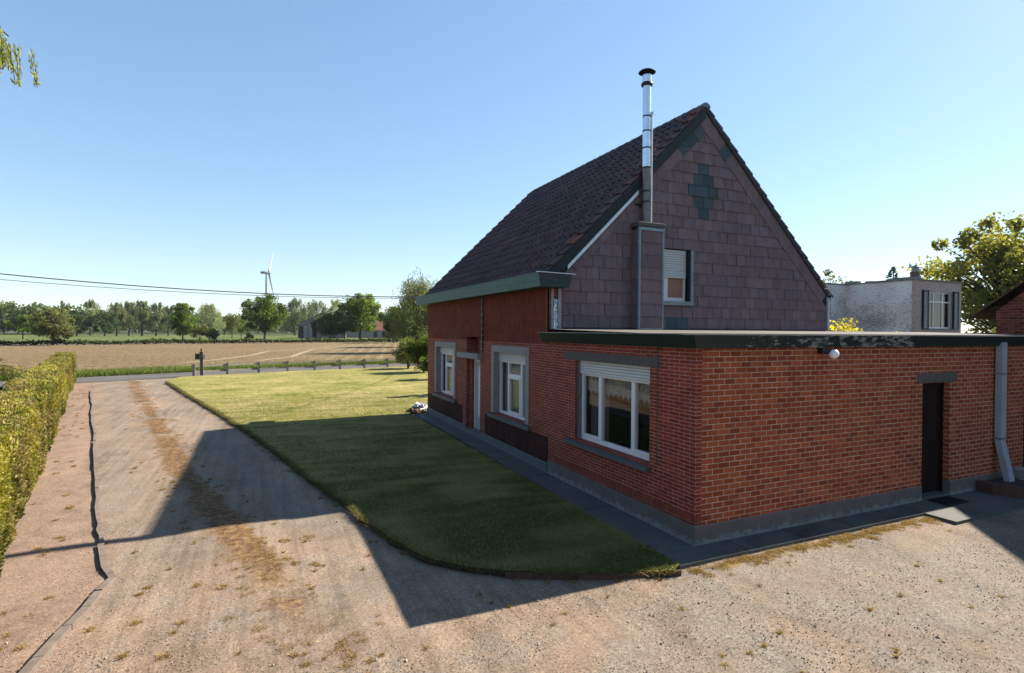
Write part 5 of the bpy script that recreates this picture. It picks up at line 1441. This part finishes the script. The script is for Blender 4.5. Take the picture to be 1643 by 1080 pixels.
# ---- weeping willow left of the frame, its lowest shoots hang into the picture
RNG = np.random.default_rng(90)
Wt = tree('weeping_willow', 'weeping willow whose hanging shoots enter at the top left corner', 'tree', (-13.6, 1.6, 0.0), 9.5, 3.4, 0.35, 26, 120, 0.10, kind='birch', seed=91, trunk_r=0.25, cA=(0.12,0.14,0.04), cB=(0.36,0.36,0.12))
mb = MB(); Pn = []
RNG = np.random.default_rng(92)
start = Vector((-10.6, 3.0, 8.3))
mb.path([Vector((-13.2, 1.8, 6.6)), Vector((-11.8, 2.4, 7.9)), start, Vector((-9.3, 3.6, 7.5)), Vector((-8.5, 3.9, 6.85))], [0.07, 0.05, 0.035, 0.02, 0.008], 6)
mb.build('branch', M['bark'], Wt); mb = MB()
for k_ in range(105):
    u_ = RNG.random()**1.3
    p = Vector((-9.62+1.22*u_+RNG.normal()*0.05, 3.5+0.45*u_+RNG.normal()*0.16, 7.72-0.95*u_-0.08+RNG.normal()*0.07))
    L_ = RNG.uniform(0.3, 0.7)*(1.0 if u_ < 0.8 else 0.9); q = p.copy(); pts_ = [q.copy()]
    d_ = Vector((RNG.uniform(0.0, 0.30), RNG.uniform(-0.15, 0.15), -0.35))
    for s_ in range(6):
        d_ = (d_*0.8+Vector((0, 0, -0.3))).normalized(); q = q+d_*L_/6; pts_.append(q.copy())
    mb = MB(); mb.path(pts_, [0.004]*7, 4); mb.build('hanging_twig', M['bark'], Wt)
    for s_ in range(6):
        for e_ in range(5): Pn.append(pts_[s_]+(pts_[s_+1]-pts_[s_])*RNG.random()+Vector(RNG.normal(size=3)*0.012))
Pn = np.array([tuple(p) for p in Pn]); n = len(Pn)
V, K = leaves(Pn, 0.085, lerp_cols((0.12,0.15,0.04), (0.46,0.45,0.20), RNG.random(n)), 0.22, (0.15, 0, -0.8), 0.55)
quads_mesh('hanging_leaves', V, K, M['leaf'], Wt)

# ================================================================ fence, post, edging, cables
Fn = thing('rail_fence', (-3.5, 35.6, 0), 'low grey wooden post-and-rail fence between the lawn and the road', 'fence')
FP = [(-9.12,33.6),(-7.30,34.35),(-5.47,35.1),(-3.65,35.55),(-1.83,36.0),(-0.03,36.5),(1.81,37.0),(3.65,37.5),(5.5,38.0),(7.4,38.4)]
for i, (x_, y_) in enumerate(FP):
    mb = MB(); hh_ = 0.74+rnd.uniform(-0.03, 0.03); lx = rnd.uniform(-0.015, 0.015)
    mb.prism([(x_-0.065, y_-0.065, -0.1), (x_+0.065, y_-0.065, -0.1), (x_+0.065, y_+0.065, -0.1), (x_-0.065, y_+0.065, -0.1)], (lx, 0, hh_+0.1))
    mb.build('post', M['fence_wood'], Fn, bevel=0.012)
for (p, q) in zip(FP[:-1], FP[1:]):
    d_ = Vector((q[0]-p[0], q[1]-p[1], 0)).normalized(); nn = Vector((-d_.y, d_.x, 0))*0.085
    for zz in (0.60, 0.27):
        j0, j1 = rnd.uniform(-0.02, 0.02), rnd.uniform(-0.03, 0.02)
        mb = MB(); mb.beam(Vector((p[0], p[1], zz+j0))+nn-d_*0.12, Vector((q[0], q[1], zz+j1))+nn+d_*0.02, 0.035, 0.10); mb.build('rail', M['fence_wood'], Fn)
Lp = thing('letterbox_post', (-8.67, 33.48, 0), 'tall timber post with a dark letterbox at the lawn corner beside the road', 'post')
x_, y_ = -8.67, 33.48
mb = MB(); mb.prism([(x_-0.085, y_-0.085, -0.1), (x_+0.085, y_-0.085, -0.1), (x_+0.085, y_+0.085, -0.1), (x_-0.085, y_+0.085, -0.1)], (-0.03, 0, 1.55)); mb.build('post', M['timber_old'], Lp, bevel=0.012)
mb = MB(); mb.box(x_-0.36, x_-0.11, y_-0.15, y_+0.12, 1.02, 1.32); mb.prism([(x_-0.38, y_-0.17, 1.32), (x_-0.09, y_-0.17, 1.32), (x_-0.09, y_-0.02, 1.38), (x_-0.38, y_-0.02, 1.38)], (0, 0.0, 0.012)); mb.build('letterbox', M['green_lid'], Lp, bevel=0.01)
mb = MB(); mb.box(x_-0.14, x_+0.08, y_-0.11, y_+0.11, 1.45, 1.49); mb.tube((x_-0.03, y_, 1.49), (x_-0.03, y_, 1.57), 0.03, 0.04, 10); mb.sphere((x_-0.03, y_, 1.63), 0.065, 12, 8); mb.build('finial', M['barn_red'], Lp)
mb = MB(); mb.box(x_+0.10, x_+0.17, y_-0.1, y_+0.1, 1.05, 1.33); mb.build('notice_plate', M['zinc'], Lp)

ge = 'concrete edging lengths along the soil strip'
def edging(label, pts, wd, hgt):
    mb = MB()
    for i in range(len(pts)-1):
        a, b = Vector(pts[i]), Vector(pts[i+1]); d_ = (b-a).normalized()
        s_ = Vector((-d_.y, d_.x)); o = wd/2
        A_ = [(a.x+s_.x*o, a.y+s_.y*o), (a.x-s_.x*o, a.y-s_.y*o), (b.x-s_.x*o, b.y-s_.y*o), (b.x+s_.x*o, b.y+s_.y*o)]
        ja, jb = rnd.uniform(-0.006, 0.006), rnd.uniform(-0.006, 0.006)
        mb.poly([(A_[0][0], A_[0][1], hgt+ja), (A_[1][0], A_[1][1], hgt+ja), (A_[2][0], A_[2][1], hgt+jb), (A_[3][0], A_[3][1], hgt+jb)][::-1])
        for p, q in ((0,1),(1,2),(2,3),(3,0)):
            mb.poly([(A_[p][0], A_[p][1], -0.2), (A_[q][0], A_[q][1], -0.2), (A_[q][0], A_[q][1], hgt+(jb if q in (2,3) else ja)), (A_[p][0], A_[p][1], hgt+(jb if p in (2,3) else ja))])
    return tag(mb.build('timber_edging', M['edging_wood'], bevel=0.006), label, 'edging', ge)
def refine(pts, n, jit=0.03):
    out = []
    for (a, b) in zip(pts[:-1], pts[1:]):
        for i in range(n): t = i/n; out.append((a[0]+(b[0]-a[0])*t+(rnd.uniform(-jit, jit) if i else 0), a[1]+(b[1]-a[1])*t))
    return out+[pts[-1]]
edging('long thin edging running from the road halfway down the drive beside the soil strip', refine([(-12.62,26.1),(-10.96,18.92),(-9.32,11.85)], 6, 0.03), 0.055, -0.012)
edging('straight middle edging length ending where the chimney shadow crosses it', refine([(-9.28,11.7),(-8.25,7.2),(-7.64,4.52),(-7.36,3.36)], 4, 0.018), 0.055, -0.012)
edging('short edging length between the chimney shadow and the bend', [(-7.35,3.30),(-7.12,2.42),(-6.96,2.02),(-7.02,1.68)], 0.075, -0.01)
edging('edging length just below the bend, lying at a slant', [(-7.02,1.66),(-7.04,1.28),(-7.10,0.90)], 0.08, -0.01)
edging('nearest edging length at the bottom left of the drive', [(-7.105,0.88),(-7.17,0.35),(-7.24,-0.20),(-7.34,-1.2)], 0.085, -0.005)
# brown board edging the lawn tip
mb = MB()
bp = [(-2.72,0.21),(-2.13,-0.085),(-1.44,-0.375),(-0.74,-0.575)]
for a, b in zip(bp[:-1], bp[1:]): mb.beam((a[0], a[1], -0.045), (b[0], b[1], -0.045), 0.03, 0.135)
tag(mb.build('lawn_edging_board', M['old_tile'], bevel=0.004), 'low red-brown board holding the rounded tip of the lawn', 'edging')

def cable(name, label, p0, p1, sag, r_, group=None):
    mb = MB(); p0, p1 = Vector(p0), Vector(p1); n_ = 26; pts_ = []
    for i in range(n_+1):
        t = i/n_; p = p0.lerp(p1, t); p.z -= sag*4*t*(1-t); pts_.append(p)
    mb.path(pts_, [r_]*(n_+1), 6)
    return tag(mb.build(name, M['wire']), label, 'cable', group)
cable('overhead_cable', 'upper and thicker of the two overhead cables crossing the sky above the road', (-36, 36, 8.05), (32, 36, 8.05), 2.70, 0.030, 'overhead cables above the road')
cable('overhead_cable', 'lower thinner overhead cable crossing the sky above the road', (-36, 36.6, 7.35), (32, 36.6, 7.75), 2.30, 0.016, 'overhead cables above the road')
def pole(x_, y_, label):
    T = thing('cable_pole', (x_, y_, 0), label, 'pole', 'cable poles')
    mb = MB(); mb.tube((x_, y_, -0.3), (x_, y_, 8.5), 0.13, 0.09, 12); mb.build('shaft', M['timber_old'], T)
    mb = MB(); mb.box(x_-0.05, x_+0.05, y_-0.1, y_+0.8, 7.68, 7.76); mb.build('cross_arm', M['fence_wood'], T)
pole(-36, 36, 'timber cable pole by the road far left'); pole(32, 36, 'timber cable pole by the road behind the house')
cable('service_cable', 'service cable running from the house towards the road, its thin shadow on the lawn', (2.0, 13.4, 6.2), (14.5, 36.5, 7.9), 0.9, 0.022)

# ================================================================ other things by the house
Dm = MB(); RM = (5.17, 5.74, -0.40, -0.07)
Dm.box(RM[0], RM[1], RM[2], RM[3], 0.005, 0.014)
nb = 14
for i in range(nb+1):
    x_ = RM[0]+(RM[1]-RM[0])*i/nb; Dm.box(x_-0.006, x_+0.006, RM[2], RM[3], 0.014, 0.026)
for j in range(9):
    y_ = RM[2]+(RM[3]-RM[2])*j/8; Dm.box(RM[0], RM[1], y_-0.005, y_+0.005, 0.0142, 0.024)
tag(Dm.build('doormat', M['rubber']), 'black rubber grid doormat in front of the dark side door', 'doormat')
Kb = thing('raised_bed', (7.6, -0.4, 0), 'low brown-walled raised bed at the foot of the downpipe', 'planter')
mb = MB()
wp = [(6.72,-0.03),(6.70,-0.30),(6.82,-0.62),(7.05,-1.0),(7.4,-1.5)]
wq = [(6.86,-0.03),(6.85,-0.28),(6.96,-0.56),(7.18,-0.92),(7.52,-1.42)]
for i in range(4):
    mb.prism([(*wp[i], -0.1), (*wp[i+1], -0.1), (*wq[i+1], -0.1), (*wq[i], -0.1)], (0, 0, 0.29))
mb.build('retaining_wall', M['old_tile'], Kb, bevel=0.02)
mb = MB(); mb.poly([(6.84,-0.025,0.15)]+[(a, b, 0.15) for a, b in wq[1:]]+[(10,-1.45,0.15),(10,-0.025,0.15)]); mb.build('soil', M['soil_edge'], Kb)
Ct = thing('grating_stack', (7.95, -0.35, 0.15), 'pale ribbed block on the raised bed at the right edge of the photo', 'block')
mb = MB()
for i in range(4): mb.box(7.72, 8.05, -0.42, -0.12, 0.155+i*0.05, 0.192+i*0.05)
mb.box(7.76, 8.01, -0.38, -0.16, 0.15, 0.34)
mb.build('ribbed_body', M['stone'], Ct)

# crumpled plastic and rubbish on the far end of the path
RNG = np.random.default_rng(95)
def crumple(name, c, r_, m_, sz_=0.6, seed=1):
    q = random.Random(seed); mb = MB(); b0 = len(mb.v); n_, m2 = 18, 10
    mb.sphere(c, r_, n_, m2, 1.25, 1.0, sz_)
    vv = {}
    for i, p in enumerate(mb.v):
        k_ = (round(p[0], 4), round(p[1], 4), round(p[2], 4))
        if k_ not in vv:
            vv[k_] = Vector(c)+(Vector(p)-Vector(c))*q.uniform(0.62, 1.25)
        mb.v[i] = tuple(vv[k_])
    return mb.build(name, m_)
tag(crumple('plastic_bag', (-0.16, 13.62, 0.16), 0.22, M['bag'], 0.7, 3), 'crumpled white plastic bag lying at the far corner of the house', 'bag')
tag(crumple('rubbish_heap', (-0.42, 13.48, 0.07), 0.20, M['debris'], 0.45, 5), 'small brown heap of rubbish beside the white plastic bag', 'rubbish')
# dead twigs on the soil strip
for i, (x_, y_, a_, L_) in enumerate([(-8.2,1.15,0.35,0.42),(-7.75,1.35,0.2,0.35),(-8.05,4.3,1.2,0.25)]):
    mb = MB(); p = Vector((x_, y_, -0.075)); d_ = Vector((math.cos(a_), math.sin(a_), 0))
    mb.path([p, p+d_*L_*0.5+Vector((0,0.02,0.012)), p+d_*L_], [0.006,0.005,0.003], 5)
    tag(mb.build('twig', M['bark']), ['thin dead twig nearest the bottom left corner', 'fainter twig right of the nearest one on the soil strip', 'short twig at the foot of the hedge above the chimney shadow'][i], 'twig', 'twigs on the soil strip')

# ================================================================ neighbouring buildings
NH = thing('whitewashed_house', (28.05, 13.1, 0), 'whitewashed flat-roofed brick house with grimy side wall behind the flat roof', 'house')
mb = MB(); mb.box(28.05, 28.30, 13.13, 17.5, -0.1, 5.92); mb.build('side_wall', M['whitewash'], NH)
mb = MB(); grid_wall(mb, 'y', 13.1, 13.35, 28.045, 32.4, -0.1, 5.92, [(29.0, 31.5, 3.22, 5.32)]); mb.build('front_wall', M['pinkwash'], NH)
mb = MB(); grid_wall(mb, 'y', 17.2, 17.4, 24.2, 28.05, -0.1, 5.92, [(25.0, 26.65, 3.4, 5.0)]); mb.build('wing_wall', M['whitewash'], NH)
mb = MB(); mb.box(28.3, 32.4, 17.4, 19.5, -0.1, 5.9); mb.box(32.2, 32.4, 13.35, 17.4, -0.1, 5.92); mb.box(24.2, 28.3, 17.5, 19.5, -0.1, 5.9); mb.build('rear_walls', M['pinkwash'], NH)
mb = MB(); mb.box(27.98, 32.47, 13.02, 19.5, 5.925, 5.985); mb.box(24.15, 27.97, 17.12, 19.5, 5.93, 5.99)
rf = mb.build('roof', M['roof_edge'], NH)
mb = MB(); mb.prism([(27.99, 13.02, 5.985), (28.6, 13.02, 5.985), (28.2, 13.02, 6.10), (27.99, 13.02, 6.12)], (0, 1.6, 0)); mb.build('parapet_corner', M['roof_edge'], rf)
for i, (yy, hh_, ll) in enumerate([(13.9, 0.06, 0.5), (14.6, 0.05, 0.9), (15.6, 0.08, 0.4), (16.5, 0.14, 0.8)]):
    mb = MB(); mb.box(28.02, 28.4, yy, yy+ll, 5.986, 5.986+hh_); mb.build('coping_stone', M['roof_edge'], rf)
mb = MB(); mb.tube((29.65, 14.1, 5.98), (29.65, 14.1, 6.55), 0.26, 0.24, 18); ch = mb.build('chimney', M['debris'], NH)
mb = MB(); mb.tube((29.65, 14.1, 6.55), (29.65, 14.1, 6.78), 0.19, 0.19, 18); mb.tube((29.65, 14.1, 6.82), (29.65, 14.1, 6.87), 0.36, 0.30, 18); mb.box(29.62, 29.68, 14.07, 14.13, 6.78, 6.83); mb.build('chimney_pot', M['zinc'], ch)
mb = MB()
x0, x1, z0, z1, yw = 29.0, 31.5, 3.22, 5.32, 13.2
zr = z1-0.62
for xa in (x0, x0+0.78, x1-0.86, x1-0.08): mb.box(xa, xa+0.08, yw, yw+0.08, z0, z1)
mb.box(x0, x1, yw+0.005, yw+0.075, z0, z0+0.08); mb.box(x0, x1, yw+0.005, yw+0.075, z1-0.08, z1); mb.box(x0, x1, yw-0.01, yw+0.07, zr, zr+0.08)
nw = mb.build('window', M['white_pvc'], NH)
mb = MB(); mb.poly([(x0, yw+0.04, z0), (x1, yw+0.04, z0), (x1, yw+0.04, z1), (x0, yw+0.04, z1)]); mb.build('pane', M['glass'], nw)
mb = MB(); mb.box(x0-0.1, x1+0.1, 13.03, 13.2, z0-0.08, z0-0.002); mb.build('sill', M['roof_edge'], nw)
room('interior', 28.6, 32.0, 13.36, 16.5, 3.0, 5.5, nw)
for xs_ in (x0-0.42, x1+0.02):
    mb = MB(); W_s = 0.44
    mb.box(xs_-0.05, xs_, 12.98, 13.09, z0-0.05, z1+0.06); mb.box(xs_+W_s-0.05, xs_+W_s, 12.98, 13.09, z0-0.05, z1+0.06)
    mb.box(xs_, xs_+W_s-0.05, 12.99, 13.08, z1, z1+0.055); mb.box(xs_, xs_+W_s-0.05, 12.99, 13.08, z0-0.045, z0+0.02)
    sh_o = mb.build('window_shutter', M['dark_paint'], NH)
    mb = MB(); ns = 24
    for i in range(ns):
        zz = z0+0.03+(z1-z0-0.05)*i/ns
        mb.prism([(xs_, 13.00, zz), (xs_, 13.07, zz+0.055), (xs_, 13.07, zz+0.067), (xs_, 13.00, zz+0.012)], (W_s-0.05, 0, 0))
    mb.build('louvres', M['shutter'], sh_o)
mb = MB(); x0, x1, z0, z1 = 25.0, 26.65, 3.4, 5.0
mb.box(x0, x0+0.07, 17.28, 17.34, z0, z1); mb.box(x1-0.07, x1, 17.28, 17.34, z0, z1); mb.box(x0, x1, 17.285, 17.335, z1-0.07, z1); mb.box(x0, x1, 17.285, 17.335, z0, z0+0.07); mb.box(25.8, 25.87, 17.28, 17.34, z0, z1)
w2 = mb.build('window', M['white_pvc'], NH)
mb = MB(); mb.poly([(x0, 17.31, z0), (x1, 17.31, z0), (x1, 17.31, z1), (x0, 17.31, z1)]); mb.build('pane', M['glass'], w2)
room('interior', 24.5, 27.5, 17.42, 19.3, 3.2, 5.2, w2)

# brick shed with the gable at the right edge; its roof throws the shadow at the bottom right
SX = 12.62
SH = thing('brick_shed', (SX, 0, 0), 'old red brick gabled shed whose tiled eave shows at the right edge', 'shed')
ridge_y, ridge_z, sl_ = -2.0, 3.49+0.84*(2.388+2.0), 0.84
mb = MB()
pp = [(SX, 2.388, -0.1), (SX, 2.388, 3.52), (SX, ridge_y, ridge_z+0.03), (SX, -6.4, 3.52), (SX, -6.4, -0.1)]
mb.prism(pp, (0.25, 0, 0)); mb.box(SX+0.25, 19, 2.14, 2.388, -0.1, 3.4); mb.box(SX+0.25, 19, -6.4, -6.15, -0.1, 3.4); mb.box(18.8, 19, -6.15, 2.14, -0.1, 3.4)
mb.build('gable_wall', M['shed_brick'], SH)
mb = MB()
for s_ in (1, -1):
    ye = 2.95 if s_ > 0 else -6.95
    nrow = 18
    for r in range(nrow):
        t0, t1 = r/nrow, (r+1)/nrow
        y0_ = ye+(ridge_y-ye)*t0; y1_ = ye+(ridge_y-ye)*t1
        rz = lambda y_: ridge_z-abs(y_-ridge_y)*sl_ + 0.06 + (0.42*max(0, (abs(y_-ridge_y)-4.2)))
        for c in range(26):
            xa = SX-0.06+c*0.25; k_ = rnd.uniform(0.7, 1.3); 
            mb.poly([(xa, y0_, rz(y0_)+0.03), (xa+0.17, y0_, rz(y0_)+0.022), (xa+0.17, y1_, rz(y1_)), (xa, y1_, rz(y1_)+0.008)])
            mb.poly([(xa+0.17, y0_, rz(y0_)+0.022), (xa+0.25, y0_, rz(y0_)+0.06), (xa+0.25, y1_, rz(y1_)+0.035), (xa+0.17, y1_, rz(y1_))])
            mb.poly([(xa, y0_, rz(y0_)), (xa+0.25, y0_, rz(y0_)), (xa+0.25, y0_, rz(y0_)+0.05), (xa, y0_, rz(y0_)+0.03)])
    ye2 = ye; 
    mb.prism([(SX-0.05, ye2, rz(ye2)-0.05), (SX-0.05, ye2, rz(ye2)+0.0), (SX-0.05, ridge_y, ridge_z+0.06), (SX-0.05, ridge_y, ridge_z+0.035)], (6.4, 0, 0))
mb.build('tiled_roof', M['old_tile'], SH)
mb = MB()
mb.box(SX+0.02, SX+6.2, 2.95, 3.12, 2.70, 2.84)
for i in range(6): mb.box(SX+0.05+i*1.0, SX+0.17+i*1.0, 2.39, 3.2, 2.80, 2.94)
mb.build('eave_beams', M['timber_old'], SH)

# barn and farmhouse beyond the field
def farm(name, label, pxl, pxr, dist, eave, ridge, wallm, roofm, slope_left=True):
    A_ = Vector(at(pxl, dist)); B_ = Vector(at(pxr, dist)); d_ = (B_-A_).normalized(); n_ = Vector((-d_.y, d_.x, 0))
    T = thing(name, tuple(A_), label, 'barn' if 'barn' in name else 'house')
    L_ = (B_-A_).length
    return T, A_, B_, d_, n_, L_
T, A_, B_, d_, n_, L_ = farm('corrugated_barn', 'grey corrugated barn with dark red end behind the dark tree', 478, 552, 205, 4, 8, None, None)
U = Vector((0, 0, 1))
hL, hR = 4.6, 8.6
mb = MB(); mb.prism([A_, B_, B_+U*5.0, A_+d_*L_*0.5+U*hR, A_+U*hL], n_*14); mb.build('wall', M['rust_sheet'], T)
mb = MB(); mb.prism([A_-d_*0.6+U*(hL-0.1), A_+d_*L_*0.5+U*(hR+0.25), A_+d_*L_*0.5+U*(hR+0.05), A_-d_*0.6+U*(hL-0.35)], n_*14.6-n_*0.3)
mb.prism([A_+d_*L_*0.5+U*(hR+0.25), B_+d_*0.6+U*(4.9), B_+d_*0.6+U*(4.6), A_+d_*L_*0.5+U*(hR+0.05)], n_*14.6); mb.build('roof', M['barn_red'], T)
for t_, w_, h_, m_ in ((0.02, 1.4, 4.2, 'barn_red'), (0.10, 0.12, 4.6, 'black'), (0.20, 0.12, 4.6, 'black'), (0.30, 1.5, 3.6, 'black'), (0.24, 1.4, 5.0, 'farm_white'), (0.13,1.3,4.4,'farm_white')):
    mb = MB(); p = A_+d_*L_*t_-n_*0.05; mb.prism([p, p+d_*w_, p+d_*w_+U*h_, p+U*h_], n_*0.04); mb.build('door' if m_ == 'black' and w_ > 1 else 'wall_sheet', M[m_], T)
T, A_, B_, d_, n_, L_ = farm('red_roofed_farmhouse', 'low white farmhouse with orange-red roof behind the biggest tree', 556, 642, 228, 3, 6, None, None)
mb = MB(); mb.prism([A_, B_, B_+U*3.0, A_+U*3.0], n_*7); mb.build('wall', M['farm_white'], T)
mb = MB(); mb.prism([A_-n_*0.5+U*2.9, A_+n_*3.5+U*6.9, A_+n_*7.5+U*2.9], d_*L_); mb.build('roof', M['rooftile_far'], T)
for t_ in (0.5, 0.66, 0.83):
    mb = MB(); p = A_+d_*L_*t_-n_*0.06; mb.prism([p, p+d_*1.3, p+d_*1.3+U*2.3, p+U*2.3], n_*0.05); mb.build('door', M['green_lid'], T)

# wind turbine
hub = Vector(at(431, 1100, 106.0)); tw_ = Vector(at(427, 1100, 0))
WT = thing('wind_turbine', tuple(tw_), 'slender grey wind turbine on the horizon, rotor turned nearly side-on', 'wind turbine')
mb = MB(); mb.tube(tw_-Vector((0,0,1)), (tw_.x, tw_.y, 104), 2.3, 1.35, 20); mb.build('tower', M['turbine'], WT)
R0 = Vector((RGT.x, RGT.y, 0)).normalized(); V0 = Vector((hub.x-CAM.x, hub.y-CAM.y, 0)).normalized()
R0 = Vector((V0.y, -V0.x, 0))
axis = (R0*0.965-V0*0.262).normalized(); q_ = (V0*0.965+R0*0.262).normalized()
nc_ = hub-axis*7.5
mb = MB(); mb.obox(nc_-Vector((0,0,0.2)), axis, q_, (0,0,1), 6.5, 1.9, 1.9); mb.box(nc_.x-5-0.3, nc_.x-5+0.3, nc_.y-0.3, nc_.y+0.3, nc_.z+1.6, nc_.z+4); mb.build('nacelle', M['turbine'], WT, bevel=0.5)
mb = MB(); mb.tube(hub-axis*1.5, hub+axis*1.4, 1.5, 0.4, 16); mb.build('hub', M['turbine'], WT)
for a_ in (28, 148, 268):
    dd = (Vector((0,0,1))*math.cos(rad(a_))+q_*math.sin(rad(a_))).normalized(); sd = dd.cross(axis)
    mb = MB(); secs = [(0, 1.0, 1.0), (0.12, 2.0, 0.8), (0.4, 1.6, 0.6), (0.75, 1.0, 0.4), (1.0, 0.4, 0.2)]; L_ = 45
    rings = []
    for (t_, w_, th_) in secs:
        c_p = hub+dd*(1.0+L_*t_)+axis*(2.2*t_*t_); rings.append([c_p+sd*w_, c_p+axis*th_*2, c_p-sd*w_, c_p-axis*th_*2])
    for r1, r2 in zip(rings[:-1], rings[1:]):
        for i in range(4): j = (i+1) % 4; mb.poly([r1[i], r1[j], r2[j], r2[i]])
    mb.poly(rings[-1]); mb.build('blade', M['turbine'], WT)

# ================================================================ the air
mb = MB(); mb.box(-900, 1500, -60, 1500, -2.0, 158)
hz = mb.build('haze', bpy.data.materials.new('haze_air'))
hm = hz.data.materials[0]; hm.use_nodes = True
for nd in list(hm.node_tree.nodes):
    if nd.type == 'BSDF_PRINCIPLED': hm.node_tree.nodes.remove(nd)
pv = hm.node_tree.nodes.new('ShaderNodeVolumePrincipled')
pv.inputs['Color'].default_value = (0.82, 0.9, 1.0, 1); pv.inputs['Density'].default_value = 0.00007
hm.node_tree.links.new(pv.outputs[0], hm.node_tree.nodes['Material Output'].inputs['Volume'])
tag(hz, 'thin summer haze over the fields', 'haze', kind='stuff')
